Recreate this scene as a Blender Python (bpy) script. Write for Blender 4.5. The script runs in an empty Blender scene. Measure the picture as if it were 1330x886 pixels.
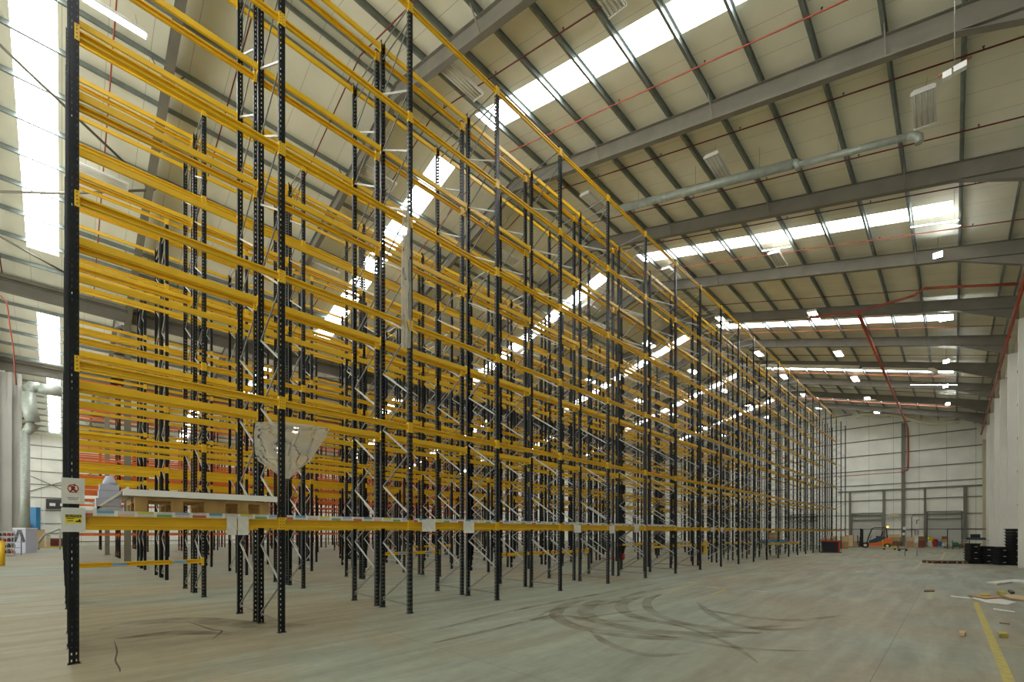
import bpy, bmesh, math, random
from mathutils import Vector, Matrix
rnd = random.Random(7)
S = 1.75                       # metres per survey unit (camera height above the floor)
F = 579.5; TH = math.radians(44.73); CX = 665.0; HZ = 691.0
sc = bpy.context.scene
col = sc.collection
# ------------------------------------------------------------------ camera, world, exposure
cam_d = bpy.data.cameras.new('camera'); cam = bpy.data.objects.new('camera', cam_d); col.objects.link(cam)
cam.location = (0, 0, S); cam.rotation_euler = (math.pi/2, 0, TH)
cam_d.sensor_width = 36; cam_d.lens = F/1330*36; cam_d.shift_y = (HZ-443)/1330; cam_d.clip_end = 400
sc.camera = cam
vs = sc.view_settings
vs.view_transform = 'Standard'; vs.look = 'None'; vs.gamma = 1; vs.use_curve_mapping = False; vs.exposure = 0.5
wd = bpy.data.worlds.new('world'); sc.world = wd; wd.use_nodes = True
wd.node_tree.nodes['Background'].inputs[0].default_value = (0.97, 0.98, 0.92, 1)
wd.node_tree.nodes['Background'].inputs[1].default_value = 1.6
_n = wd.node_tree.nodes; _l = wd.node_tree.links       # sky above horizon, stronger glow below added to brighten roof, through open near end
_tc = _n.new('ShaderNodeTexCoord'); _sp = _n.new('ShaderNodeSeparateXYZ'); _mr = _n.new('ShaderNodeMapRange')
_l.new(_tc.outputs['Generated'], _sp.inputs[0]); _l.new(_sp.outputs[2], _mr.inputs[0])
_mr.inputs[1].default_value = -.04; _mr.inputs[2].default_value = .04; _mr.inputs[3].default_value = 3.4; _mr.inputs[4].default_value = 1.1
_l.new(_mr.outputs[0], _n['Background'].inputs[1])
SKY_STRENGTH = 12.0             # daylight coming through the rooflight sheets
LAMP_STRENGTH = 36.0
sc.cycles.use_denoising = True
sc.cycles.max_bounces = 8; sc.cycles.diffuse_bounces = 7; sc.cycles.glossy_bounces = 3
sc.cycles.transparent_max_bounces = 12
sc.cycles.sample_clamp_indirect = 6

# ------------------------------------------------------------------ survey helpers (metres)
def ray(u, v):
    a = (u-CX)/F
    return (a*math.cos(TH)-math.sin(TH), a*math.sin(TH)+math.cos(TH), (HZ-v)/F)
def floor_pt(u, v):
    d = ray(u, v); t = -S/d[2]; return (d[0]*t, d[1]*t)
def at_y(u, v, Y):            # Y in survey units
    d = ray(u, v); t = Y*S/d[1]; return (d[0]*t, d[1]*t, S+d[2]*t)
def at_x(u, v, X):
    d = ray(u, v); t = X*S/d[0]; return (d[0]*t, d[1]*t, S+d[2]*t)

# ------------------------------------------------------------------ mesh builder
class MB:
    def __init__(s): s.v = []; s.f = []; s.m = []; s.smooth = []
    def quad(s, pts, mi=0, sm=False):
        n = len(s.v); s.v += [tuple(p) for p in pts]; s.f.append(tuple(range(n, n+len(pts)))); s.m.append(mi); s.smooth.append(sm)
    def box(s, a, b, mi=0):
        x0, y0, z0 = a; x1, y1, z1 = b
        if x0 > x1: x0, x1 = x1, x0
        if y0 > y1: y0, y1 = y1, y0
        if z0 > z1: z0, z1 = z1, z0
        n = len(s.v)
        s.v += [(x0,y0,z0),(x1,y0,z0),(x1,y1,z0),(x0,y1,z0),(x0,y0,z1),(x1,y0,z1),(x1,y1,z1),(x0,y1,z1)]
        for q in ((3,2,1,0),(4,5,6,7),(0,1,5,4),(1,2,6,5),(2,3,7,6),(3,0,4,7)):
            s.f.append(tuple(n+i for i in q)); s.m.append(mi); s.smooth.append(False)
        return s
    def cbox(s, c, d, mi=0):
        return s.box((c[0]-d[0]/2, c[1]-d[1]/2, c[2]-d[2]/2), (c[0]+d[0]/2, c[1]+d[1]/2, c[2]+d[2]/2), mi)
    def bar(s, p, q, w, h, up=(0,0,1), mi=0):       # rectangular bar between two points
        p = Vector(p); q = Vector(q); d = (q-p).normalized(); u = Vector(up)
        r = d.cross(u)
        if r.length < 1e-4: r = d.cross(Vector((1,0,0)))
        r.normalize(); u = r.cross(d).normalized()
        n = len(s.v)
        for e in (p, q):
            for a, b in ((-1,-1),(1,-1),(1,1),(-1,1)):
                s.v.append(tuple(e + r*(a*w/2) + u*(b*h/2)))
        for k in ((3,2,1,0),(4,5,6,7),(0,1,5,4),(1,2,6,5),(2,3,7,6),(3,0,4,7)):
            s.f.append(tuple(n+i for i in k)); s.m.append(mi); s.smooth.append(False)
        return s
    def tube(s, pts, r, n=8, mi=0, caps=True):
        pts = [Vector(p) for p in pts]; rings = []
        rs = r if isinstance(r, (list, tuple)) else [r]*len(pts)
        for i, p in enumerate(pts):
            d = (pts[min(i+1, len(pts)-1)] - pts[max(i-1, 0)]).normalized()
            a = d.cross(Vector((0,0,1)))
            if a.length < .05: a = d.cross(Vector((0,1,0)))
            a.normalize(); b = d.cross(a)
            base = len(s.v)
            for k in range(n):
                t = 2*math.pi*k/n
                s.v.append(tuple(p + a*math.cos(t)*rs[i] + b*math.sin(t)*rs[i]))
            rings.append(base)
        for i in range(len(rings)-1):
            for k in range(n):
                s.f.append((rings[i]+k, rings[i]+(k+1)%n, rings[i+1]+(k+1)%n, rings[i+1]+k)); s.m.append(mi); s.smooth.append(True)
        if caps:
            s.f.append(tuple(rings[0]+k for k in reversed(range(n)))); s.m.append(mi); s.smooth.append(False)
            s.f.append(tuple(rings[-1]+k for k in range(n))); s.m.append(mi); s.smooth.append(False)
        return s
    def prism(s, prof, axis, a, b, mi=0):           # closed 2-D profile swept along an axis
        n = len(prof); base = len(s.v)
        for t in (a, b):
            for p in prof:
                s.v.append({'x': (t, p[0], p[1]), 'y': (p[0], t, p[1]), 'z': (p[0], p[1], t)}[axis])
        for i in range(n):
            j = (i+1) % n
            s.f.append((base+i, base+j, base+n+j, base+n+i)); s.m.append(mi); s.smooth.append(False)
        s.f.append(tuple(base+i for i in reversed(range(n)))); s.m.append(mi); s.smooth.append(False)
        s.f.append(tuple(base+n+i for i in range(n))); s.m.append(mi); s.smooth.append(False)
        return s
    def mesh(s, name, mats):
        me = bpy.data.meshes.new(name); me.from_pydata(s.v, [], s.f)
        for m in (mats if isinstance(mats, (list, tuple)) else [mats]): me.materials.append(m)
        me.polygons.foreach_set('material_index', s.m); me.polygons.foreach_set('use_smooth', s.smooth)
        bm = bmesh.new(); bm.from_mesh(me); bmesh.ops.recalc_face_normals(bm, faces=bm.faces); bm.to_mesh(me); bm.free()
        me.update(); return me
def link(name, data, parent=None, loc=(0,0,0), rot=(0,0,0)):
    o = bpy.data.objects.new(name, data); col.objects.link(o); o.location = loc; o.rotation_euler = rot
    if parent: o.parent = parent
    return o
def tag(o, label=None, cat=None, group=None, kind=None):
    if label: o['label'] = label
    if cat: o['category'] = cat
    if group: o['group'] = group
    if kind: o['kind'] = kind
    return o
def thing(name, label, cat, loc=(0,0,0), rz=0, group=None):
    return tag(link(name, None, None, loc, (0,0,rz)), label, cat, group)
def struct(name, mb, mats):
    return tag(link(name, mb.mesh(name, mats)), kind='structure')
ORD = ['zeroth','first','second','third','fourth','fifth','sixth','seventh','eighth','ninth','tenth','eleventh','twelfth','thirteenth','fourteenth','fifteenth','sixteenth','seventeenth','eighteenth','nineteenth','twentieth','twenty-first','twenty-second','twenty-third','twenty-fourth','twenty-fifth','twenty-sixth','twenty-seventh','twenty-eighth','twenty-ninth','thirtieth']

# ------------------------------------------------------------------ materials
def mat(name, c, rough=.6, metal=0, noise=.0, scale=6, c2=None, emit=None, strength=1, spec=.4, bump=0):
    m = bpy.data.materials.new(name); m.use_nodes = True; nt = m.node_tree; N = nt.nodes; L = nt.links
    b = N['Principled BSDF']; b.inputs['Roughness'].default_value = rough; b.inputs['Metallic'].default_value = metal
    b.inputs['Specular IOR Level'].default_value = spec
    c = tuple(c)+(1,); b.inputs['Base Color'].default_value = c
    if noise or c2:
        tc = N.new('ShaderNodeTexCoord'); nz = N.new('ShaderNodeTexNoise'); nz.inputs['Scale'].default_value = scale
        nz.inputs['Detail'].default_value = 4
        L.new(tc.outputs['Object'], nz.inputs['Vector'])
        cr = N.new('ShaderNodeValToRGB'); cr.color_ramp.elements[0].position = .32; cr.color_ramp.elements[1].position = .68
        d = c2 or tuple(x*(1-noise) for x in c[:3])
        cr.color_ramp.elements[0].color = tuple(d)+(1,); cr.color_ramp.elements[1].color = c
        L.new(nz.outputs['Fac'], cr.inputs['Fac']); L.new(cr.outputs['Color'], b.inputs['Base Color'])
        if bump:
            bp = N.new('ShaderNodeBump'); bp.inputs['Strength'].default_value = bump; L.new(nz.outputs['Fac'], bp.inputs['Height']); L.new(bp.outputs['Normal'], b.inputs['Normal'])
    if emit:
        b.inputs['Emission Color'].default_value = tuple(emit)+(1,); b.inputs['Emission Strength'].default_value = strength
    return m
def stripes(name, c, line, axis, period, width, rough=.6, noise=.12, offset=0.0, scale=.7):
    """painted sheet with thin joint lines every period metres along one axis"""
    m = mat(name, c, rough, noise=noise, scale=scale); nt = m.node_tree; N = nt.nodes; L = nt.links
    b = N['Principled BSDF']; src = b.inputs['Base Color'].links[0].from_socket
    tc = N.new('ShaderNodeTexCoord'); sp = N.new('ShaderNodeSeparateXYZ'); L.new(tc.outputs['Object'], sp.inputs[0])
    a = N.new('ShaderNodeMath'); a.operation = 'ADD'; a.inputs[1].default_value = 1000*period+offset; L.new(sp.outputs[axis], a.inputs[0])
    md = N.new('ShaderNodeMath'); md.operation = 'MODULO'; md.inputs[1].default_value = period; L.new(a.outputs[0], md.inputs[0])
    lt = N.new('ShaderNodeMath'); lt.operation = 'LESS_THAN'; lt.inputs[1].default_value = width; L.new(md.outputs[0], lt.inputs[0])
    mx = N.new('ShaderNodeMix'); mx.data_type = 'RGBA'; L.new(lt.outputs[0], mx.inputs[0]); L.new(src, mx.inputs[6]); mx.inputs[7].default_value = tuple(line)+(1,)
    L.new(mx.outputs[2], b.inputs['Base Color'])
    return m
M = {}
M['roof'] = stripes('roof_sheet', (.87,.86,.70), (.45,.44,.36), 1, 1.0, .014, .55)
M['steel'] = mat('painted_steel', (.20,.185,.145), .55, noise=.2, scale=1.5)
M['galv'] = mat('galvanised', (.30,.34,.32), .38, .55, noise=.25, scale=3)
M['duct'] = mat('duct_steel', (.40,.44,.38), .45, .25, noise=.2, scale=5)
M['cream_duct'] = mat('cream_duct', (.70,.66,.52), .5)
M['red_dark'] = mat('sprinkler_dark_red', (.17,.035,.025), .5, noise=.2, scale=2)
M['red_pipe'] = mat('sprinkler_red', (.40,.085,.045), .45, noise=.2, scale=2)
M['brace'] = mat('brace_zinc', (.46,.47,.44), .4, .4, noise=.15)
M['shadedzinc'] = mat('brace_zinc_shaded', (.22,.225,.21), .55, .3, noise=.2)  # brace zinc coloured darker, shade painted into the rising and level members
M['post'] = mat('post_paint', (.022,.028,.033), .36, noise=.35, scale=9)
M['yellow'] = mat('beam_yellow', (.76,.46,.012), .42, noise=.12, scale=2.5)
M['orange'] = mat('beam_orange', (.72,.17,.03), .45, noise=.15, scale=2)
M['wallpanel'] = stripes('wall_sheet', (.88,.88,.79), (.40,.40,.34), 0, 1.3*S, .03, .6, offset=.6)
M['wallpanel_y'] = stripes('wall_sheet_side', (.88,.88,.79), (.40,.40,.34), 1, 1.0*S, .03, .6)
M['casing'] = mat('column_casing', (.86,.86,.80), .6, noise=.08, scale=.5)
M['cream'] = mat('cream_paint', (.55,.50,.33), .6, noise=.1, scale=1)
M['rail'] = mat('rail_grey', (.16,.17,.14), .5)
M['door'] = stripes('door_panel', (.50,.50,.45), (.36,.36,.32), 2, .5, .015, .5)
M['white'] = mat('white_paint', (.78,.78,.74), .5)
M['paper'] = mat('paper', (.72,.72,.66), .8, noise=.12, scale=12)
M['board'] = mat('sign_board', (.62,.64,.60), .5)
M['black'] = mat('black_plastic', (.018,.018,.02), .45)
M['dark'] = mat('dark_metal', (.05,.05,.048), .5)
M['rubber'] = mat('rubber', (.02,.02,.02), .85)
M['wood'] = mat('pallet_wood', (.56,.36,.14), .8, noise=.3, scale=5)
M['palewood'] = mat('pale_board', (.60,.53,.38), .7, noise=.15, scale=3)
M['darkwood'] = mat('dark_wood', (.22,.13,.06), .8, noise=.3, scale=6)
M['card'] = mat('cardboard', (.46,.29,.14), .8, noise=.15, scale=3)
M['cardlight'] = mat('light_cardboard', (.60,.45,.25), .8, noise=.1, scale=3)
M['forklift'] = mat('forklift_orange', (.78,.17,.02), .4)
M['deck'] = mat('deck_blue', (.03,.07,.10), .5)
M['blue'] = mat('blue_paint', (.03,.19,.40), .5)
M['blue2'] = mat('blue_tape', (.08,.33,.72), .5)
M['green'] = mat('green_plastic', (.05,.26,.10), .5)
M['redp'] = mat('red_paint', (.50,.03,.02), .5)
M['darkred'] = mat('dark_red_box', (.16,.03,.02), .6)
M['signyellow'] = mat('sign_yellow', (.75,.62,.02), .5)
M['lineyellow'] = mat('floor_line_yellow', (.52,.42,.07), .7, c2=(.36,.32,.13), scale=9)
M['linewhite'] = mat('floor_line_faded', (.46,.44,.27), .8, c2=(.33,.32,.23), scale=9)
M['ink'] = mat('ink', (.02,.02,.02), .6)
M['lilac'] = mat('lilac_wrap', (.48,.50,.60), .5)
M['amber'] = mat('amber_beacon', (.9,.4,.02), .4, emit=(1,.45,.05), strength=4)
M['tube'] = mat('lit_tube', (1,1,1), .5, emit=(1,.97,.88), strength=LAMP_STRENGTH)
M['led'] = mat('led_lamp', (1,1,1), .5, emit=(.85,.93,1), strength=60)
M['deadtube'] = mat('unlit_tube', (.62,.62,.56), .35)
M['reflector'] = mat('fixture_reflector', (.80,.79,.70), .4, noise=.15, scale=4)
M['stain'] = mat('floor_crack', (.07,.065,.05), .9)

def sky_mat():
    m = bpy.data.materials.new('rooflight_sheet'); m.use_nodes = True; nt = m.node_tree; N = nt.nodes; L = nt.links
    N.clear(); out = N.new('ShaderNodeOutputMaterial'); e = N.new('ShaderNodeEmission')
    tc = N.new('ShaderNodeTexCoord'); mp = N.new('ShaderNodeMapping'); mp.inputs['Scale'].default_value = (.5, 9, 1)
    nz = N.new('ShaderNodeTexNoise'); nz.inputs['Scale'].default_value = 1.6; nz.inputs['Detail'].default_value = 6
    cr = N.new('ShaderNodeValToRGB'); cr.color_ramp.elements[0].position = .30; cr.color_ramp.elements[1].position = .55
    cr.color_ramp.elements[0].color = (.55,.62,.62,1); cr.color_ramp.elements[1].color = (1,1,1,1)
    L.new(tc.outputs['Object'], mp.inputs[0]); L.new(mp.outputs[0], nz.inputs['Vector']); L.new(nz.outputs['Fac'], cr.inputs[0]); L.new(cr.outputs[0], e.inputs[0])
    e.inputs[1].default_value = SKY_STRENGTH; L.new(e.outputs[0], out.inputs[0]); return m
M['sky'] = sky_mat()

def film_mat():
    m = bpy.data.materials.new('plastic_film'); m.use_nodes = True; nt = m.node_tree; N = nt.nodes; L = nt.links
    b = N['Principled BSDF']; b.inputs['Base Color'].default_value = (.62,.60,.50,1); b.inputs['Roughness'].default_value = .3
    tr = N.new('ShaderNodeBsdfTransparent'); tl = N.new('ShaderNodeBsdfTranslucent'); tl.inputs[0].default_value = (.62,.6,.5,1)
    tc = N.new('ShaderNodeTexCoord'); nz = N.new('ShaderNodeTexNoise'); nz.inputs['Scale'].default_value = 7; nz.inputs['Detail'].default_value = 5
    L.new(tc.outputs['Object'], nz.inputs['Vector'])
    cr = N.new('ShaderNodeValToRGB'); cr.color_ramp.elements[0].position = .35; cr.color_ramp.elements[1].position = .65
    cr.color_ramp.elements[0].color = (.70,.70,.70,1); cr.color_ramp.elements[1].color = (.82,.82,.82,1)
    L.new(nz.outputs['Fac'], cr.inputs[0])
    m1 = N.new('ShaderNodeMixShader'); m1.inputs[0].default_value = .5; L.new(b.outputs[0], m1.inputs[1]); L.new(tl.outputs[0], m1.inputs[2])
    m2 = N.new('ShaderNodeMixShader'); L.new(cr.outputs[0], m2.inputs[0]); L.new(tr.outputs[0], m2.inputs[1]); L.new(m1.outputs[0], m2.inputs[2])
    L.new(m2.outputs[0], N['Material Output'].inputs[0]); return m
M['film'] = film_mat()

def mark_mat(name, c, amt):
    m = bpy.data.materials.new(name); m.use_nodes = True; nt = m.node_tree; N = nt.nodes; L = nt.links
    b = N['Principled BSDF']; b.inputs['Base Color'].default_value = c+(1,); b.inputs['Roughness'].default_value = .6
    tr = N.new('ShaderNodeBsdfTransparent'); tc = N.new('ShaderNodeTexCoord'); nz = N.new('ShaderNodeTexNoise'); nz.inputs['Scale'].default_value = 1.5; nz.inputs['Detail'].default_value = 8
    L.new(tc.outputs['Object'], nz.inputs['Vector']); cr = N.new('ShaderNodeValToRGB')
    cr.color_ramp.elements[0].position = .3; cr.color_ramp.elements[1].position = .75; cr.color_ramp.elements[0].color = (0,0,0,1); cr.color_ramp.elements[1].color = (amt,amt,amt,1)
    L.new(nz.outputs['Fac'], cr.inputs[0]); mx = N.new('ShaderNodeMixShader'); L.new(cr.outputs[0], mx.inputs[0]); L.new(tr.outputs[0], mx.inputs[1]); L.new(b.outputs[0], mx.inputs[2])
    L.new(mx.outputs[0], N['Material Output'].inputs[0]); return m
M['tyre'] = mark_mat('tyre_mark', (.205,.16,.10), .62)
M['dirt'] = mark_mat('floor_dirt', (.11,.095,.065), .55)

def floor_mat():
    m = bpy.data.materials.new('concrete_floor'); m.use_nodes = True; nt = m.node_tree; N = nt.nodes; L = nt.links
    b = N['Principled BSDF']; b.inputs['Specular IOR Level'].default_value = .35
    tc = N.new('ShaderNodeTexCoord')
    def nz(scale, det, rot=0, sx=1, sy=1, dist=0):
        mp = N.new('ShaderNodeMapping'); mp.inputs['Scale'].default_value = (sx, sy, 1); mp.inputs['Rotation'].default_value = (0,0,rot)
        n = N.new('ShaderNodeTexNoise'); n.inputs['Scale'].default_value = scale; n.inputs['Detail'].default_value = det; n.inputs['Distortion'].default_value = dist
        n.inputs['Roughness'].default_value = .62
        L.new(tc.outputs['Object'], mp.inputs[0]); L.new(mp.outputs[0], n.inputs['Vector']); return n.outputs['Fac']
    def ramp(f, p0, c0, p1, c1):
        r = N.new('ShaderNodeValToRGB'); r.color_ramp.elements[0].position = p0; r.color_ramp.elements[1].position = p1
        r.color_ramp.elements[0].color = c0+(1,); r.color_ramp.elements[1].color = c1+(1,); L.new(f, r.inputs[0]); return r.outputs[0]
    def mix(f, a, c, typ='MIX'):
        x = N.new('ShaderNodeMix'); x.data_type = 'RGBA'; x.blend_type = typ
        if isinstance(f, float): x.inputs[0].default_value = f
        else: L.new(f, x.inputs[0])
        L.new(a, x.inputs[6]); L.new(c, x.inputs[7]); return x.outputs[2]
    base = ramp(nz(.16, 6, .5, 1, 1, .6), .42, (.30,.268,.182), .57, (.285,.315,.255))
    streak = ramp(nz(.9, 7, 0.75, 2.6, .35, .3), .3, (.55,.53,.48), .72, (1.2,1.2,1.18))
    c = mix(.75, base, streak, 'MULTIPLY')
    fine = ramp(nz(5, 8, 0.2, 1, 1, .5), .3, (.80,.79,.77), .7, (1.08,1.08,1.08)); c = mix(.55, c, fine, 'MULTIPLY')
    # saw-cut joints every 6 m
    sp = N.new('ShaderNodeSeparateXYZ'); L.new(tc.outputs['Object'], sp.inputs[0]); ms = []
    for ax, off in ((0, .70), (1, 2.0)):
        a = N.new('ShaderNodeMath'); a.operation = 'ADD'; a.inputs[1].default_value = 600+off; L.new(sp.outputs[ax], a.inputs[0])
        md = N.new('ShaderNodeMath'); md.operation = 'MODULO'; md.inputs[1].default_value = 6; L.new(a.outputs[0], md.inputs[0])
        lt = N.new('ShaderNodeMath'); lt.operation = 'LESS_THAN'; lt.inputs[1].default_value = .008; L.new(md.outputs[0], lt.inputs[0]); ms.append(lt.outputs[0])
    mxm = N.new('ShaderNodeMath'); mxm.operation = 'MAXIMUM'; L.new(ms[0], mxm.inputs[0]); L.new(ms[1], mxm.inputs[1])
    j = N.new('ShaderNodeRGB'); j.outputs[0].default_value = (.12,.115,.095,1)
    c = mix(mxm.outputs[0], c, j.outputs[0])
    L.new(c, b.inputs['Base Color'])
    rr = N.new('ShaderNodeMapRange'); rr.inputs[3].default_value = .42; rr.inputs[4].default_value = .7; L.new(nz(.6, 5, .4, 1.5, .6), rr.inputs[0]); L.new(rr.outputs[0], b.inputs['Roughness'])
    return m
M['floor'] = floor_mat()

def label_mat():
    """white label holder strip with a row of coloured location labels"""
    m = bpy.data.materials.new('location_labels'); m.use_nodes = True; nt = m.node_tree; N = nt.nodes; L = nt.links
    b = N['Principled BSDF']; b.inputs['Roughness'].default_value = .4
    tc = N.new('ShaderNodeTexCoord'); sp = N.new('ShaderNodeSeparateXYZ'); L.new(tc.outputs['Object'], sp.inputs[0])
    def op(o, a, bb, c=None):
        n = N.new('ShaderNodeMath'); n.operation = o
        for i, x in enumerate((a, bb)):
            if isinstance(x, (int, float)): n.inputs[i].default_value = x
            else: L.new(x, n.inputs[i])
        return n.outputs[0]
    y = op('ADD', sp.outputs[1], 20.0); cell = op('FLOOR', op('DIVIDE', y, .215), 0); idx = op('MODULO', cell, 6)
    fx = op('MODULO', y, .215)
    r = N.new('ShaderNodeValToRGB'); r.color_ramp.interpolation = 'CONSTANT'; E = r.color_ramp.elements
    cs = [(.62,.58,.10),(.16,.36,.14),(.36,.40,.56),(.48,.10,.09),(.12,.33,.50),(.66,.46,.38)]
    E[0].position = 0; E[0].color = cs[0]+(1,); E[1].position = 1/6; E[1].color = cs[1]+(1,)
    for i in range(2, 6): e = E.new(i/6); e.color = cs[i]+(1,)
    L.new(op('DIVIDE', op('ADD', idx, .1), 6), r.inputs[0])
    on = op('MULTIPLY', op('LESS_THAN', fx, .19), op('GREATER_THAN', fx, .012))
    zsel = op('ABSOLUTE', op('SUBTRACT', op('MODULO', cell, 2), op('GREATER_THAN', sp.outputs[2], .002)), 0)
    msk = op('MULTIPLY', on, zsel)
    bars = op('LESS_THAN', op('MODULO', y, .012), .004)
    g = N.new('ShaderNodeMix'); g.data_type = 'RGBA'; g.inputs[6].default_value = (.72,.72,.70,1); g.inputs[7].default_value = (.25,.25,.25,1); L.new(op('MULTIPLY', bars, on), g.inputs[0])
    x = N.new('ShaderNodeMix'); x.data_type = 'RGBA'; L.new(msk, x.inputs[0]); L.new(g.outputs[2], x.inputs[6]); L.new(r.outputs[0], x.inputs[7])
    L.new(x.outputs[2], b.inputs['Base Color']); return m
M['labels'] = label_mat()

# ------------------------------------------------------------------ floor and walls
Y0, Y1 = -10.5, 39.9            # survey units
XR, XL = 1.53, -45.2
struct('floor', MB().box((XL*S-1, Y0*S, -.3), (XR*S+.3, Y1*S+.3, 0)), M['floor'])
# roof profile, survey units above the camera
PROF = [(1.53, 6.67), (-8.2, 9.4), (-17.7, 6.74), (-21.95, 7.93), (-26.2, 6.74), (-35.7, 9.4), (-45.2, 6.74)]
def roof_z(X):
    for (a, za), (b, zb) in zip(PROF, PROF[1:]):
        if b <= X <= a: return za + (zb-za)*(X-a)/(b-a)
    return 6.7
GL = [(-.02, -7.5), (-8.9, -16.4), (-18.6, -21.2), (-22.8, -25.9), (-27.2, -34.8), (-36.6, -44.4)]
STR = [(6.42+7.03*k, 6.98+7.03*k) for k in range(-2, 5)]
def slab(mb, xa, xb, ya, yb, t0=0, t1=.1):
    za, zb = (roof_z(xa)+1)*S, (roof_z(xb)+1)*S
    mb.prism([(xa*S, za+t0), (xb*S, zb+t0), (xb*S, zb+t1), (xa*S, za+t1)], 'y', ya*S, yb*S)
mb = MB()
edges = [Y0] + [e for s_ in STR for e in s_] + [Y1+.2]
for (a, b), (g0, g1) in zip(zip([p[0] for p in PROF], [p[0] for p in PROF[1:]]), GL):
    for i in range(0, len(edges), 2): slab(mb, a, b, edges[i], edges[i+1])
    for (s0, s1) in STR: slab(mb, a, g0, s0, s1); slab(mb, g1, b, s0, s1)
struct('ceiling', mb, M['roof'])
n = 0
for (g0, g1) in GL:
    for (s0, s1) in STR:
        n += 1; mb = MB(); slab(mb, g0, g1, s0, s1, .02, .05); struct('window_%d' % n, mb, M['sky'])
# purlins: Z sections along the building under the sheets
def purlin(X, name='purlin'):
    z = (roof_z(X)+1)*S - .005; x = X*S; sgn = 1 if X > -8.2 or (-21.95 < X < -17.7) or (-35.7 < X < -26.2) else -1
    mb = MB(); mb.box((x-.003, Y0*S, z-.2), (x+.003, Y1*S, z)); mb.box((x, Y0*S, z-.006), (x+.065*sgn, Y1*S, z)); mb.box((x-.065*sgn, Y0*S, z-.2), (x, Y1*S, z-.194))
    mb.box((x-.068*sgn, Y0*S, z-.2), (x-.065*sgn, Y1*S, z-.18))
    struct(name, mb, M['galv'])
for k in range(-1, 56):
    X = .11-.81*k
    if all(abs(X-p[0]) > .25 for p in PROF[1:-1]) and X > -45: purlin(X)
purlin(1.22)
for r_ in (-8.05, -8.35): purlin(r_)
# portal rafters with haunches
RY = [8.4+3.5*k for k in range(-5, 9)]
def rafter(Y):
    mb = MB(); y = Y*S; fl = .10; off = .115*S; D = .335*S
    for (a, za), (b, zb) in zip(PROF, PROF[1:]):
        a2 = 1.3 if a == 1.53 else a; za = roof_z(a2)
        def up(x): return (roof_z(x)+1)*S-off
        def low(x):
            z = up(x)-D
            for hx in (1.3, -17.7, -26.2, -45.2):
                if abs(x-hx) < 1.3: z -= (1.3-abs(x-hx))/1.3*.30*S
            return z
        xs = [a2] + sorted([x for x in (0.0, -16.4, -19.0, -24.9, -27.5, -43.9) if b < x < a2], reverse=True) + [b]
        for x0, x1 in zip(xs, xs[1:]):
            e = 1e-4
            u0, u1, l0, l1 = up(x0-e), up(x1+e), low(x0-e), low(x1+e)
            mb.prism([(x0*S,l0),(x1*S,l1),(x1*S,u1),(x0*S,u0)], 'y', y-.006, y+.006)
            mb.prism([(x0*S,l0-.008),(x1*S,l1-.008),(x1*S,l1+.008),(x0*S,l0+.008)], 'y', y-fl, y+fl)
            mb.prism([(x0*S,u0-.016),(x1*S,u1-.016),(x1*S,u1),(x0*S,u0)], 'y', y-fl, y+fl)
            if x0 == 0.0 or a2 in (-17.7, -26.2) and x0 == a2:     # haunch: original bottom flange continues inside
                pass
    # haunch inner flange line
    z0, z1 = (roof_z(0)+1)*S-off-D, (roof_z(1.3)+1)*S-off-D
    mb.prism([(0,z0-.006),(1.3*S,z1-.006),(1.3*S,z1+.008),(0,z0+.008)], 'y', y-fl, y+fl)
    # stays from rafter foot to purlins
    for k in range(1, 54, 3):
        X = .11-.81*k
        if any(abs(X-p[0]) < 1.0 for p in PROF): continue
        zt = (roof_z(X)+1)*S-.18; zb = zt-D
        for d in (-.45, .45): mb.bar((X*S, y+d, zt+.02), (X*S, y+.05*(1 if d > 0 else -1), zb), .03, .03)
    struct('rafter', mb, M['steel'])
for Y in RY: rafter(Y)
# roof bracing tubes near the open end
def on_slope(u, v, drop=.32):
    d = ray(u, v); best = None            # left-hand slope of the first hall: z = roof plane
    za, zb = (9.4+1)*S-drop, (6.74+1)*S-drop; k = (za-zb)/(9.5*S)
    t = (zb-S+k*17.7*S)/(d[2]-k*d[0]); return (d[0]*t, d[1]*t, S+d[2]*t)
for pq in (((-8,51),(80,134),(170,219)), ((-8,249),(90,251),(192,247)), ((-8,303),(84,354))):
    struct('roof_brace', MB().tube([on_slope(*p) for p in pq], .045, 8), M['steel'])
# columns
def icolumn(X, Y, zt, w=.32, name='column', m='steel'):
    mb = MB(); x, y = X*S, Y*S
    mb.box((x-w/2, y-.006, 0), (x+w/2, y+.006, zt))
    for s_ in (-1, 1): mb.box((x+s_*w/2-.008, y-.13, 0), (x+s_*w/2+.008, y+.13, zt))
    mb.box((x-w/2-.08, y-.2, 0), (x+w/2+.08, y+.2, .03))
    struct(name, mb, M[m])
for Y in RY[1::2]:
    icolumn(-17.7, Y, 6.3*S+S); icolumn(-26.2, Y, 6.3*S+S)
for Y in RY:
    mb = MB(); x0, x1, y = 1.28*S, 1.52*S, Y*S
    mb.box((x0, y-.16, 0), (x1, y+.16, 5.95*S+S))
    for z in (1.2, 3.4, 5.6, 7.8, 10.0): mb.box((x0-.012, y-.17, z), (x1, y+.17, z+.02))
    struct('wall_column', mb, M['casing'])
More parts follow.
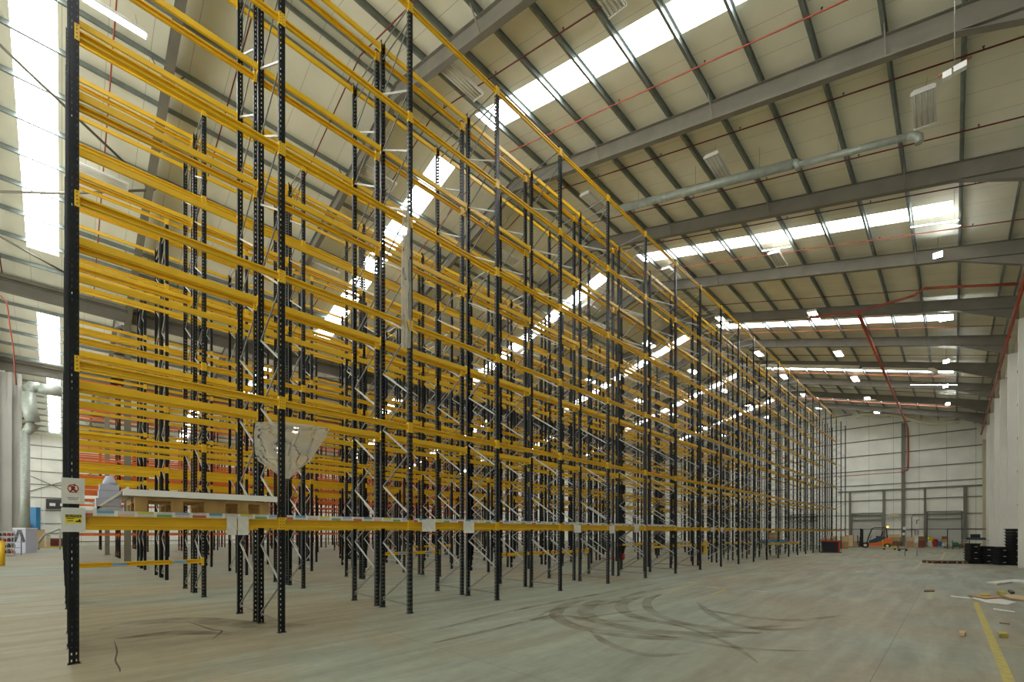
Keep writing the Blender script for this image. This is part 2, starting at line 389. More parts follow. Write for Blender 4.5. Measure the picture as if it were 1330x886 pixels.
# valley beams
for X in (-17.7, -26.2):
    z = (6.74+1)*S-.12; mb = MB(); x = X*S
    mb.box((x-.25, Y0*S, z-.10), (x+.25, Y1*S, z-.08)); mb.box((x-.25, Y0*S, z-.1), (x-.24, Y1*S, z+.08)); mb.box((x+.24, Y0*S, z-.1), (x+.25, Y1*S, z+.08))
    mb.box((x-.006, Y0*S, z-.62), (x+.006, Y1*S, z-.1)); mb.box((x-.12, Y0*S, z-.64), (x+.12, Y1*S, z-.62)); mb.box((x-.12, Y0*S, z-.13), (x+.12, Y1*S, z-.1))
    struct('valley_beam', mb, M['steel'])
# far gable wall
mb = MB(); y = Y1*S
for (a, za), (b, zb) in zip(PROF, PROF[1:]):
    mb.prism([(a*S,0),(b*S,0),(b*S,(zb+1)*S),(a*S,(za+1)*S)], 'y', y, y+.12)
struct('wall_far', mb, M['wallpanel'])
mb = MB()
for z in (.19, 1.16, 2.2, 3.28, 4.3, 5.37, 6.4, 7.4, 8.4):
    xa, xb = 1.5, -17.7
    if z > 6.3:
        xa = -(z-6.95)/.28 if z > 6.95 else 1.0; xb = -16.4-(-(z-6.95)/.28) if z > 6.95 else -17
        xb = -8.2-(8.2+xa) if False else (-16.4-xa)
    mb.box((xa*S, y-.10, (z+1)*S-.05), (xb*S, y-.002, (z+1)*S+.05))
mb.box((1.5*S, y-.14, 3.88*S-.09), (-6*S, y-.002, 3.88*S+.09))
struct('trim_1', mb, M['rail'])
for X, zt, w in ((-2.42, 8.3, .34), (-5.3, 3.9, .2), (-3.42, 3.9, .26), (-1.35, 3.9, .2), (.5, 3.9, .3), (-9.2, 9.9, .34), (-14, 8.6, .34)):
    mb = MB(); mb.box((X*S-w/2, y-.30, 0), (X*S+w/2, y-.28, zt*S)); mb.box((X*S-w/2, y-.13, 0), (X*S+w/2, y-.10, zt*S)); mb.box((X*S-.006, y-.28, 0), (X*S+.006, y-.13, zt*S))
    struct('gable_post', mb, M['steel'])
for i, (a, b) in enumerate(((-5.2, -3.52), (-1.25, .35), (-9.0, -7.3), (-13, -11.3))):
    mb = MB(); mb.box((a*S, y-.09, 0), (b*S, y-.03, 1.80*S)); struct('door_%d' % (i+1), mb, M['door'])
    mb = MB(); mb.box((a*S, y-.22, 1.80*S), (b*S, y-.02, 1.87*S)); mb.box((a*S, y-.30, 2.08*S), (b*S, y-.02, 2.14*S)); mb.box((a*S, y-.26, 2.3*S), (b*S, y-.02, 2.34*S))
    for e in (a, b): mb.box((e*S-.05, y-.14, 0), (e*S+.05, y-.02, 2.3*S))
    struct('trim_%d' % (i+2), mb, M['rail'])
# right wall
x = XR*S
struct('wall_right', MB().box((x, Y0*S, 0), (x+.12, Y1*S, (6.67+1)*S)), stripes('right_wall_sheet_shaded', (.56,.54,.46), (.2,.2,.16), 1, 1.0*S, .04, .6))  # sheet coloured darker, painting in the shade between the columns
struct('corner_column', MB().box((1.24*S, 39.3*S, 0), (1.5*S, 39.8*S, 6.6*S)), M['cream'])
mb = MB()
for z in (.9, 2.0, 3.1, 4.2, 5.3): mb.box((x-.08, Y0*S, (z+1)*S-.04), (x-.002, Y1*S, (z+1)*S+.04))
struct('trim_6', mb, M['rail'])
# left far wall of the next halls
x = XL*S
struct('wall_left', MB().box((x-.12, Y0*S, 0), (x, Y1*S, (6.74+1)*S)), M['wallpanel_y'])
mb = MB()
for z in (-.7, -.1, .6, 1.5, 2.4, 3.3, 4.2, 5.1, 6.0): mb.box((x, Y0*S, (z+1)*S-.04), (x+.09, Y1*S, (z+1)*S+.04))
mb.bar((x+.12, -4*S, 2.6*S), (x+.12, 3*S, 6*S), .08, .08); mb.bar((x+.12, -4*S, 6.2*S), (x+.12, 3*S, 2.4*S), .08, .08)
struct('trim_7', mb, M['rail'])
# partition in the third hall, left edge of the view
mb = MB(); x = -35.0*S
mb.box((x, Y0*S, 0), (x+.1, -1.5*S, 9.3*S))
for yy in (-1.5, -1.85, -2.3, -2.8, -3.4): mb.box((x+.1, yy*S-.2, 0), (x+.3, yy*S+.05, 9.3*S))
struct('wall_partition', mb, mat('partition_sheet', (.42,.41,.37), .6, noise=.15, scale=.4))

# ------------------------------------------------------------------ pallet racking
BAY = 1.472*S; RK0 = .066*S
LV = [(l+1)*S for l in (.084, 1.28, 2.534, 3.798, 5.085, 6.44)]
LVO = [(l+1)*S for l in (-.11, .75, 1.5, 2.1, 2.65, 3.6, 4.6, 5.45)]
PW, PD = .10, .07              # post face width and depth
def post_mesh(H, holes=True):
    bm = bmesh.new(); cache = {}
    def V(x, y, z):
        k = (round(x,5), round(y,5), round(z,5))
        if k not in cache: cache[k] = bm.verts.new(k)
        return cache[k]
    def strip(pts, holecols, phase):
        zs = [0.0]; z = .03+phase; kinds = []
        if holes:
            while z+.03 < H: zs += [z, z+.032]; kinds += [0, 1]; z += .09
        zs.append(H); kinds.append(0)
        for k in range(len(zs)-1):
            for c in range(len(pts)-1):
                if kinds[k] and c in holecols: continue
                a, b = pts[c], pts[c+1]
                bm.faces.new((V(a[0],a[1],zs[k]), V(b[0],b[1],zs[k]), V(b[0],b[1],zs[k+1]), V(a[0],a[1],zs[k+1])))
    w, d = PW/2, PD/2
    ys = [-w, -.031, -.017, .017, .031, w]
    face = [(d, q) for q in ys]
    strip(face, (1, 3), 0)
    for s_ in (-1, 1): strip([(d, s_*w), (.008, s_*w), (-.006, s_*w), (-d, s_*w), (-d, s_*(w-.018))], (1,), 0)
    bmesh.ops.solidify(bm, geom=bm.faces[:], thickness=.0028)
    me = bpy.data.meshes.new('post'); bm.to_mesh(me); bm.free(); me.materials.append(M['post']); return me
PH = 7.53*S
post_near = post_mesh(PH); post_far = post_mesh(PH, False); post_low = post_mesh(6.6*S, False)
foot = MB().box((-.07,-.065,0),(.06,.065,.008)).tube([(.045,-.05,.008),(.045,-.05,.028)], .009, 6).tube([(.045,.05,.008),(.045,.05,.028)], .009, 6).mesh('foot_plate', M['post'])
FD = .66*S                     # frame depth, post centre to post centre
def brace_bits(H):
    bits = []; z = .117*S; xf, xr = -.03, -FD+.03; step = .745*S
    bits.append(((xf, z-.02), (xr, z-.02)))
    while z+step < H-.2:
        bits.append(((xr, z), (xf, z+.36*S))); bits.append(((xf, z+.36*S), (xr, z+step))); z += step
    bits.append(((xf, H-.1), (xr, H-.1)))
    if H-.55 > z: bits.append(((xr, z), (xf, H-.5)))
    bits.append(((xf, H-.42), (xr, H-.42)))
    return bits
def brace_add(mb, b, w=.022, d=.030):
    (xa, za), (xb, zb) = b; mb.bar((xa, 0, za), (xb, 0, zb), d, w, up=(0,1,0))
BR = brace_bits(PH); brmesh = []
for b in BR:
    mb = MB(); brace_add(mb, b, *((.024,.032) if b[0][1] != b[1][1] and b[0][0] > b[1][0] else (.019,.026))); brmesh.append(mb.mesh('brace', M['brace'] if b[0][1] != b[1][1] and b[0][0] > b[1][0] else M['shadedzinc']))
mb = MB(); [brace_add(mb, b) for b in BR]; br_all = mb.mesh('bracing', M['brace'])
mb = MB(); [brace_add(mb, b) for b in brace_bits(6.6*S)]; br_low = mb.mesh('bracing', M['orange'])
def make_frame(X, k, near, low, label, group):
    root = thing('upright_frame', label, 'rack frame', (X, RK0+k*BAY, 0), 0, group)
    pm = post_low if low else (post_near if near else post_far)
    link('post', pm, root); link('post', pm, root, (-FD, 0, 0), (0, 0, math.pi))
    if near:
        link('foot_plate', foot, root); link('foot_plate', foot, root, (-FD, 0, 0), (0, 0, math.pi))
        for b in brmesh: link('brace', b, root)
    else: link('bracing', br_low if low else br_all, root)
    return root
# beam: ribbed box section between two posts, hooked with an end plate at each end
BL = BAY-PW
def beam_prof(h, dp=-.012):
    q = h/2
    return [(-.022,-q),(.022,-q),(.026,-q+.012),(.026,-q+.024),(dp,-q+.030),(dp,q-.030),(.026,q-.024),(.026,q),(-.022,q)]
def conn(mb, y, s_):
    mb.box((.036, y-s_*.004, -.11), (.041, y+s_*.047, .105)); mb.box((-.03, y-s_*.005, -.105), (.041, y-s_*.001, .105))
    for z in (-.07, -.02, .03, .08): mb.cbox((.0415, y+s_*.022, z), (.003, .010, .018), 1)
rail_m = MB().prism(beam_prof(.112), 'y', -BL/2+.004, BL/2-.004).mesh('beam_rail', M['yellow'])
rail_big = MB().prism(beam_prof(.16, -.016), 'y', -BL/2+.004, BL/2-.004).mesh('beam_rail', M['yellow'])
c_a = MB(); conn(c_a, -BL/2, -1); c_a = c_a.mesh('end_plate', [M['yellow'], M['ink']])
c_b = MB(); conn(c_b, BL/2, 1); c_b = c_b.mesh('end_plate', [M['yellow'], M['ink']])
def whole_beam(h, m):
    mb = MB(); mb.prism(beam_prof(h), 'y', -BL/2+.004, BL/2-.004); conn(mb, -BL/2, -1); conn(mb, BL/2, 1); return mb.mesh('load_beam', [m, M['ink']])
beam_far = whole_beam(.112, M['yellow']); beam_far_big = whole_beam(.16, M['yellow'])
strip_m = MB().box((.027, -BL/2+.03, -.035), (.032, BL/2-.03, .04)).mesh('label_strip', M['labels'])
tape_m = MB().box((.0262, -.14, -.03), (.0275, .14, .03)).mesh('tape', M['blue2'])
tape_r = MB().box((.0262, -.05, -.04), (.0275, .05, .04)).mesh('tape', M['redp'])

ROWS = [(-4.75, 'front'), (-8.18, 'second'), (-11.62, 'third'), (-15.05, 'fourth')]
OROWS = [(-22.3, 'fifth'), (-28.4, 'sixth'), (-33.5, 'seventh')]
planes = []                    # (x of post centre, facing, row name, plane name)
frames = []
for X, nm in ROWS:
    for j, (dx, half) in enumerate(((0, 'near rack'), (.81, 'back rack'))):
        xa = (X-dx)*S
        for k in range(24):
            near = (X > -5 and k < 9) or (X > -9 and k < 5)
            frames.append((xa, k, near, False, nm, half, j))
        planes.append((xa, 1, nm, 'aisle side', half, False)); planes.append((xa-FD, -1, nm, 'rear side', half, False))
for X, nm in OROWS:
    for j, (dx, half) in enumerate(((0, 'near rack'), (.81, 'back rack'))):
        for k in range(18): frames.append(((X-dx)*S, k, False, True, nm, half, j))
        planes.append(((X-dx)*S, 1, nm, 'aisle side', half, True)); planes.append(((X-dx)*S-FD, -1, nm, 'rear side', half, True))
for xa, k, near, low, nm, half, j in frames:
    lab = ('black slotted frame with zinc braces, ' if not low else 'short black frame with orange braces, ') + \
          '%s row, %s, %s frame from left end' % (nm, half, ORD[k+1])
    make_frame(xa, k, near, low, lab, 'upright frames of the %s rack row' % nm)
ALL = []
def vis(x, y, z):
    d2 = x*x+y*y+(z-S)**2
    return 1/d2*(1.0)
for xa, face, nm, side, half, low in planes:
    for k in range(17 if low else 23):
        for li, z in enumerate(LVO if low else LV):
            if li > 0 and k >= 21: continue
            if low and (rnd.random() < .15): continue
            y = RK0+(k+.5)*BAY
            ALL.append((xa, y, z, face, li, k, nm, side, half, low))
LOWB = [(-8.18, 0, 1), (-8.18, 3, 1), (-11.62, 5, 1), (-6.22, 4, -1), (-6.22, 5, -1), (-6.22, 8, -1), (-6.22, 9, -1), (-6.22, 10, -1), (-6.22, 12, -1), (-6.22, 13, -1),
        (-8.18, 9, 1), (-8.18, 10, 1), (-8.18, 12, 1), (-8.18, 14, 1), (-6.22, 16, -1), (-6.22, 17, -1), (-4.75, 12, 1), (-4.75, 13, 1), (-5.41, 13, -1), (-4.75, 14, 1)]
# which beams show largest: nearest in space and inside the frame
def inview(x, y, z):
    zc = -x*math.sin(TH)+y*math.cos(TH); xc = x*math.cos(TH)+y*math.sin(TH)
    if zc < .5: return 0
    u = CX+F*xc/zc; v = HZ-F*(z-S)/zc
    return 1/zc**2 if -60 < u < 1400 and -120 < v < 900 else .02/zc**2
ys = [a for a in ALL if not a[9]]; ys.sort(key=lambda a: -inview(a[0], a[1], a[2]) * (1.0 if a[3] > 0 else .8))
LN = ['lowest level', 'second level up', 'third level up', 'fourth level up', 'fifth level up', 'top level']
def place_beam(a, parts, label):
    xa, y, z, face, li, k, nm, side, half, low = a
    rot = (0, 0, 0 if face > 0 else math.pi)
    first = li == 0 and nm == 'front' and face > 0 and half == 'near rack'
    if parts:
        r = thing('load_beam', label, 'rack beam', (xa, y, z), rot[2], 'yellow load beams of the %s rack row' % nm)
        link('beam_rail', rail_big if li == 0 else rail_m, r); link('end_plate', c_a, r); link('end_plate', c_b, r)
        if li == 0 and face > 0: link('label_strip', strip_m, r, (0, 0, .105))['label'] = 'white strip of coloured location labels'
        return r
    r = tag(link('load_beam', beam_far_big if li == 0 else beam_far, None, (xa, y, z), rot), label, 'rack beam', 'yellow load beams of the %s rack row' % nm)
    if li == 0 and face > 0 and nm == 'front': link('label_strip', strip_m, r, (0, 0, .105))['label'] = 'white strip of coloured location labels'
    return r
for i, a in enumerate(ys[:290]):
    xa, y, z, face, li, k, nm, side, half, low = a
    lab = 'yellow beam, %s row, %s %s, %s, %s bay from left end' % (nm, half, side, LN[li], ORD[k+1])
    place_beam(a, i < 110, lab)
def join_instances(name, items, srcs, mats, lab, cat):
    V = []; Fc = []; mi = []
    cache = {id(s_): ([tuple(v.co) for v in s_.vertices], [tuple(p.vertices) for p in s_.polygons], [p.material_index for p in s_.polygons]) for s_ in srcs}
    for (x, y, z, face, src) in items:
        vv, ff, mm = cache[id(src)]; n = len(V)
        V += [(x+face*p[0], y+face*p[1], z+p[2]) for p in vv]; Fc += [tuple(n+q for q in f) for f in ff]; mi += mm
    me = bpy.data.meshes.new(name); me.from_pydata(V, [], Fc)
    for m in mats: me.materials.append(m)
    me.polygons.foreach_set('material_index', mi)
    return tag(link(name, me), lab, cat, None, 'stuff')
simple = MB().prism(beam_prof(.112), 'y', -BL/2+.004, BL/2-.004)
for s_ in (-1, 1): simple.box((.036, s_*BL/2-s_*.004, -.11), (.041, s_*BL/2+s_*.047, .11))
simple_y = simple.mesh('b', M['yellow'])
join_instances('load_beams', [(a[0], a[1], a[2], a[3], simple_y) for a in ys[290:]], [simple_y], [M['yellow']], 'remaining yellow beams of the racks, deep among the rows and towards the far end', 'rack beams')
join_instances('orange_load_beams', [(a[0], a[1], a[2], a[3], simple_y) for a in ALL if a[9]], [simple_y], [M['orange']], 'orange load beams of the lower racks seen behind the yellow racking', 'rack beams')
for X, k, face in LOWB:
    r = thing('low_load_beam', 'yellow knee-high beam near the floor, %s bay from left end, rack face %.1f m behind the aisle' % (ORD[k+1], abs(X+4.75)*S), 'rack beam', (X*S, RK0+(k+.5)*BAY, .555*S), 0 if face > 0 else math.pi, 'knee-high beams')
    link('beam_rail', rail_m, r); link('end_plate', c_a, r); link('end_plate', c_b, r)
    if face > 0 and k in (0, 3):
        for yy in (-.42, .75): link('tape', tape_m, r, (0, yy, 0))['label'] = 'strip of blue tape'
    if face < 0 and k in (4, 5):
        for yy in (-.9, 1.0): link('tape', tape_r, r, (-.055, yy, 0))['label'] = 'red sticker'
# row spacers between the back-to-back racks
spacer = MB().box((-.15*S+.04, -.02, 0), (-.04, .02, .04)).mesh('row_spacer', M['brace'])

# ------------------------------------------------------------------ pallet and board on the first bay
def pallet(name, label, loc, rz=0, L=1.2, W=1.0, group=None, m='wood'):
    r = thing(name, label, 'pallet', loc, rz, group)
    for i in range(3):
        mb = MB()
        for j in range(3): mb.cbox(((j-1)*(L-.14)/2, (i-1)*(W-.1)/2, .06), (.14, .1, .08))
        mb.cbox((0, (i-1)*(W-.1)/2, .01), (L, .1, .02)); link('runner', mb.mesh('runner', M[m]), r)
    for i in range(3): link('stringer', MB().cbox(((i-1)*(L-.14)/2, 0, .11), (.14, W, .02)).mesh('stringer', M[m]), r)
    n_ = 7
    for i in range(n_): link('deck_board', MB().cbox((0, (i-(n_-1)/2)*(W-.1)/(n_-1), .131), (L, .1, .022)).mesh('deck_board', M[m]), r)
    return r
zb = LV[0]+.082
pa = pallet('wooden_pallet', 'wooden pallet on the lowest front beam, left one under the pale board', (-4.75*S-.55, .70*S, zb), math.pi/2, .98, 1.15)
pb = pallet('wooden_pallet', 'wooden pallet on the lowest front beam, right one by the second frame', (-4.75*S-.55, 1.20*S, zb), math.pi/2, .78, 1.15)
pa.scale = pb.scale = (1, 1, 1.9)
mb = MB(); mb.box((-4.66*S, .34*S, 0), (-5.35*S, 1.47*S, .018)); mb.box((-5.33*S, .34*S, -.07), (-5.35*S, 1.47*S, .02))
o = tag(link('timber_panel', mb.mesh('timber_panel', M['palewood']), None, (0, 0, zb+.347)), 'long pale board lying flat across the pallets on the front rack', 'board')
link('front_edge', MB().box((-4.655*S, .34*S, -.07), (-4.675*S, 1.47*S, .02)).mesh('front_edge', M['white']), o)['label'] = 'white front edge'
g = MB(); g.box((-.17,-.14,0),(.17,.14,.13)); g.box((-.15,-.15,.135),(.16,.12,.25)); g.box((-.15,-.12,.255),(.13,.13,.36)); g.box((-.12,-.11,.365),(.12,.10,.45))
for k in range(5): rnd.uniform(0, 1)
g2 = thing('wrapped_bundle', 'grey wrapped bundle beside the pale board on the lowest beam', 'bundle', (-4.75*S-.38, .25*S+.05, zb))
link('bundle_body', g.mesh('b', M['lilac']), g2)
link('strap', MB().bar((.16, -.25, .0), (.16, .20, .42), .02, .03).mesh('strap', M['white']), g2)
link('wrap_top', MB().tube([(0,0,.455),(0,0,.50),(0,0,.58)], [.08,.07,.04], 8).mesh('wrap', M['lilac']), g2)

# ------------------------------------------------------------------ sign boards on the end post
def text(parent, s_, size, loc, rot, m, name='lettering'):
    cu = bpy.data.curves.new(name, 'FONT'); cu.body = s_; cu.size = size; cu.align_x = 'CENTER'; cu.align_y = 'CENTER'; cu.extrude = .0008
    cu.materials.append(m); t = bpy.data.objects.new(name, cu); col.objects.link(t)
    bpy.context.view_layer.update(); me = bpy.data.meshes.new_from_object(t.evaluated_get(bpy.context.evaluated_depsgraph_get())); bpy.data.objects.remove(t)
    return link(name, me, parent, loc, rot)
xs = -4.75*S+PD/2+.012
RT = (math.pi/2, 0, math.pi/2)
def signboard(label, u0, u1, v0, v1):
    a = at_x(u0, v1, xs/S); b = at_x(u1, v0, xs/S)
    r = thing('sign_board', label, 'sign', (xs, (a[1]+b[1])/2, (a[2]+b[2])/2))
    w, h = abs(b[1]-a[1]), abs(b[2]-a[2])
    link('board', MB().cbox((0,0,0), (.006, w, h)).mesh('board', M['board']), r); return r, w, h
r, w, h = signboard('white board on the end post with red ring prohibition symbol, upper of two', 79.5, 110, 622, 654)
link('paper', MB().cbox((.004, 0, 0), (.002, w*.6, h*.82)).mesh('paper', M['paper']), r)
ring = MB(); cz = h*.10; R_ = w*.225
pts = [(.007, R_*math.cos(t), cz+R_*math.sin(t)) for t in [2*math.pi*i/32 for i in range(33)]]
ring.tube(pts, .006, 6, caps=False); ring.bar((.007, -R_*.7, cz+R_*.7), (.007, R_*.7, cz-R_*.7), .01, .006, up=(1,0,0))
link('ring_symbol', ring.mesh('ring', M['redp']), r)
fig = MB(); fig.cbox((.006, 0, cz), (.002, .035, .05)); fig.tube([(.005,.012,cz+.045),(.007,.012,cz+.045)], .014, 10); fig.bar((.006,-.01,cz-.02),(.006,-.035,cz-.055), .003, .014); fig.bar((.006,.01,cz-.02),(.006,.03,cz-.055), .003, .014); fig.bar((.006,.01,cz+.02),(.006,-.035,cz+.03), .003, .01)
link('pictogram', fig.mesh('fig', M['ink']), r)
ln = MB()
for i, ww in enumerate((.5, .42)): ln.cbox((.006, 0, -h*.27-i*.022), (.001, w*ww, .007))
link('caption_lines', ln.mesh('lines', M['dark']), r)
r, w, h = signboard('white board on the end post with yellow CAUTION notice, lower of two', 79.5, 111, 660, 691)
link('notice', MB().cbox((.004, 0, h*.04), (.002, w*.68, h*.36)).mesh('notice', M['signyellow']), r)
link('header_band', MB().cbox((.0056, 0, h*.155), (.001, w*.66, h*.12)).mesh('band', M['ink']), r)
text(r, 'CAUTION', .036, (.0065, 0, h*.152), RT, M['signyellow'])
ln = MB()
for i, ww in enumerate((.4, .3)): ln.cbox((.0056, -.03, h*.05-i*.03), (.001, w*ww*.8, .009))
ln.cbox((.0056, w*.2, -.02), (.001, .05, .02)); ln.cbox((.0056, w*.25, -.008), (.001, .016, .03))
link('notice_print', ln.mesh('print', M['ink']), r)

# ------------------------------------------------------------------ papers hanging on the lowest front beams
PAP = [(301, 683, 13, 24), (316, 683, 14, 24), (557, 683, 17, 15), (609, 685, 14, 15), (750, 687, 9, 10), (795, 688, 7, 10), (827, 687, 6, 9), (926, 688, 5, 6), (938, 688, 3, 6), (955, 688, 3, 6), (990, 689, 3, 5)]
for i, (u, v, pw, ph) in enumerate(PAP):
    xp = -4.75+(.045/S); a = at_x(u, v, xp); zc = -a[0]*math.sin(TH)+a[1]*math.cos(TH)
    d = ray(u, v); hgt = ph*zc/F; yw = abs(at_x(u+pw/2, v, xp)[1]-at_x(u-pw/2, v, xp)[1])
    mb = MB(); nseg = 5
    for q in range(nseg):
        z0_, z1_ = hgt/2-q*hgt/nseg, hgt/2-(q+1)*hgt/nseg; f0, f1 = .012*math.sin(q*.9+i)*q/nseg, .012*math.sin((q+1)*.9+i)*(q+1)/nseg
        mb.prism([(f0, z0_), (f1, z1_), (f1+.0015, z1_), (f0+.0015, z0_)], 'y', -yw/2, yw/2)
    where = ['left of the pair by the second frame', 'right of the pair by the second frame', 'just right of the third frame', 'just left of the fourth frame', 'near the sixth frame', 'near the seventh frame', 'just left of the eighth frame', 'between tenth and eleventh frames', 'near the eleventh frame', 'near the twelfth frame', 'near the fourteenth frame'][i]
    tag(link('paper_sheet', mb.mesh('paper', M['paper']), None, (a[0], a[1], a[2])), 'white paper hanging from the lowest front beam, ' + where, 'paper', 'papers on the front beams')

# ------------------------------------------------------------------ plastic film caught on the rack
def film(name, label, outline, X, depth, seed, nx=14, nz=26):
    """outline: list of (v, u_left, u_right); a crumpled sheet hanging in the plane X"""
    rr = random.Random(seed); mb = MB(); grid = []
    ph = [rr.uniform(0, 6) for _ in range(6)]; depth *= .3
    for i in range(nz+1):
        t = i/nz*(len(outline)-1); a = outline[min(int(t), len(outline)-2)]; b = outline[min(int(t), len(outline)-2)+1]; f = t-min(int(t), len(outline)-2)
        v = a[0]+(b[0]-a[0])*f; ul = a[1]+(b[1]-a[1])*f; ur = a[2]+(b[2]-a[2])*f; row = []
        for j in range(nx+1):
            s_ = j/nx; p = at_x(ul+(ur-ul)*s_, v, X)
            w = depth*(math.sin(s_*9+ph[0]+t*.7)+.6*math.sin(s_*17+ph[1]-t*1.3)+.5*math.sin(t*4+ph[2]+s_*3))
            row.append((p[0]+w, p[1], p[2]))
        grid.append(row)
    for i in range(nz):
        for j in range(nx): mb.quad([grid[i][j], grid[i][j+1], grid[i+1][j+1], grid[i+1][j]], 0, True)
    me = mb.mesh(name, M['film']); bm = bmesh.new(); bm.from_mesh(me); bmesh.ops.remove_doubles(bm, verts=bm.verts, dist=1e-4); bm.to_mesh(me); bm.free()
    return tag(link(name, me), label, 'plastic film')
film('plastic_film', 'long narrow strip of clear plastic hanging down the third front post', [(268, 524, 530), (290, 522, 534), (340, 521, 534), (400, 521, 535), (452, 522, 533)], -4.723, .03, 3, 6, 30)
film('plastic_film', 'wide torn sheet of cloudy plastic draped by the second front post', [(548, 332, 369), (556, 331, 429), (566, 330, 424), (585, 331, 412), (598, 334, 404), (610, 352, 388), (622, 366, 376)], -4.9, .035, 5, 20, 22)

# ------------------------------------------------------------------ sprinkler pipes
def slope_pts(xs, Y, drop):
    return [(x*S, Y*S, (roof_z(x)+1)*S-drop) for x in xs]
headm = MB().tube([(0,0,0),(0,0,.06)], .012, 6).tube([(0,0,.06),(0,0,.068)], .028, 8).mesh('sprinkler_head', M['dark'])
for n_ in range(-6, 18):
    Y = 9.24+1.72*n_
    if Y > 39.5: continue
    if any(abs(Y-r) < .13 for r in RY): Y += .2
    xs_ = [1.15, -8.2, -17.4] if n_ % 2 else [.9, -8.2, -17.4]
    mb = MB(); mb.tube(slope_pts(xs_, Y, .26), .021, 8)
    r = thing('sprinkler_pipe', 'thin %s sprinkler pipe crossing under the roof, %s counting from the camera end' % ('lit-toned red' if n_ % 4 == 3 else 'dark red', ORD[n_+7]), 'sprinkler pipe', (0,0,0), 0, 'roof sprinkler pipes')
    link('pipe_run', mb.mesh('pipe', M['red_pipe' if n_ % 4 == 3 else 'red_dark']), r)  # same paint throughout; every fourth run coloured brighter as if catching light
    if -3 < n_ < 4:
        for q in range(8):
            X = .3-1.62*q; link('sprinkler_head', headm, r, (X*S, Y*S, (roof_z(X)+1)*S-.24))
    hg = MB()
    for q in range(8):
        X = .11-.81*(2*q)+.03; zz = (roof_z(X)+1)*S; hg.box((X*S-.005, Y*S-.012, zz-.25), (X*S+.005, Y*S+.012, zz-.12))
    link('hanger_strap', hg.mesh('h', M['galv']), r)
mb = MB(); Ym = 17.65*S
r = thing('sprinkler_main', 'thick red main pipe crossing below the roof near the right wall', 'pipe')
link('main_run', mb.tube([(-3.43*S,Ym,8.2*S),(-2.14*S,Ym,7.93*S),(-.85*S,Ym,7.95*S),(-.6*S,Ym,8.08*S),(.1*S,Ym,7.86*S),(1.2*S,Ym,7.5*S)], .062, 12).mesh('m', M['red_pipe']), r)
link('pipe_flange', MB().tube([(-2.2*S,Ym,7.94*S),(-2.1*S,Ym,7.92*S)], .10, 12).tube([(-3.43*S,Ym,8.2*S),(-3.38*S,Ym,8.19*S)], .10, 12).mesh('m', M['red_pipe']), r)
r = thing('fire_main', 'very thick red pipe running to the far wall and down it', 'pipe')
Yg = 39.55*S
mb = MB(); mb.tube([(-2.14*S,Ym+.1,7.88*S),(-2.14*S,30*S,7.88*S),(-2.14*S,37.6*S,7.85*S),(-2.14*S,38.7*S,7.72*S),(-2.16*S,Yg,7.2*S),(-2.16*S,Yg,5.3*S),(-2.2*S,Yg,5.1*S),(-2.5*S,Yg,5.0*S)], .085, 12)
link('main_run', mb.mesh('m', M['red_pipe']), r)
mb = MB(); mb.tube([(-2.5*S,Yg,5.0*S),(-9*S,Yg,5.02*S)], .04, 8); link('branch_pipe', mb.mesh('m', M['red_pipe']), r)
mb = MB()
for yy in (22, 26.5, 31, 35.5): mb.tube([(-2.14*S,yy*S,7.88*S),(-2.14*S,yy*S+.08,7.88*S)], .11, 12)
link('pipe_coupling', mb.mesh('m', M['red_pipe']), r)
r = thing('wall_fire_main', 'thick red pipe running along the top of the right wall', 'pipe')
mb = MB(); mb.tube([(1.16*S,13*S,6.85*S),(1.16*S,24*S,6.85*S),(1.16*S,38.9*S,6.85*S)], .07, 12); link('main_run', mb.mesh('m', M['red_pipe']), r)
mb = MB()
for yy in (16.3, 20, 24, 28, 32, 36): mb.tube([(1.16*S,yy*S,6.85*S),(1.16*S,yy*S+.1,6.85*S)], .095, 12)
link('pipe_coupling', mb.mesh('m', M['red_pipe']), r)
r = thing('beam_detector', 'white detector boxes on a red pipe below the roof, top right', 'detector')
p = at_y(1240, 92, 7.6); q = at_y(1262, 74, 7.6); e = at_y(1218, 100, 7.6)
link('red_rail', MB().tube([e, q], .02, 8).mesh('m', M['red_pipe']), r)
link('detector_box', MB().cbox((at_y(1247,88,7.6)), (.20,.12,.12)).mesh('m', M['white']), r); link('detector_box', MB().cbox((at_y(1230,98,7.6)), (.14,.12,.13)).mesh('m', M['white']), r)
link('hanger_rod', MB().tube([p, (p[0], p[1], (roof_z(p[0]/S)+1)*S)], .008, 6).mesh('m', M['galv']), r)

# ------------------------------------------------------------------ ducts
def spiral(mb, pts, r):
    mb.tube(pts, r, 16)
    a, b = Vector(pts[0]), Vector(pts[-1]); 
    for i in range(len(pts)-1):
        a, b = Vector(pts[i]), Vector(pts[i+1]); L_ = (b-a).length; n_ = int(L_/.22)
        for k in range(1, n_):
            c = a+(b-a)*k/n_; d = (b-a).normalized()*.008; mb.tube([c-d, c+d], r*1.04, 16, caps=True)
def sl(x, Y, drop): return (x*S, Y*S, (roof_z(x)+1)*S-drop)
r = thing('ventilation_duct', 'galvanised spiral duct hung below the roof, stepping to a thinner elbow', 'duct')
mb = MB(); spiral(mb, [sl(-6.1, 9.96, 1.05), sl(-2.2, 9.96, 1.05)], .155); link('wide_duct', mb.mesh('m', M['duct']), r)
mb = MB(); spiral(mb, [sl(-2.15, 9.96, 1.12), sl(-.55, 9.96, 1.12)], .10); link('narrow_duct', mb.mesh('m', M['duct']), r)
p = sl(-.55, 9.96, 1.12); link('elbow', MB().tube([p, (p[0]+.15,p[1],p[2]-.06), (p[0]+.24,p[1],p[2]-.16), (p[0]+.25,p[1],p[2]-.34)], .105, 14).mesh('m', M['duct']), r)
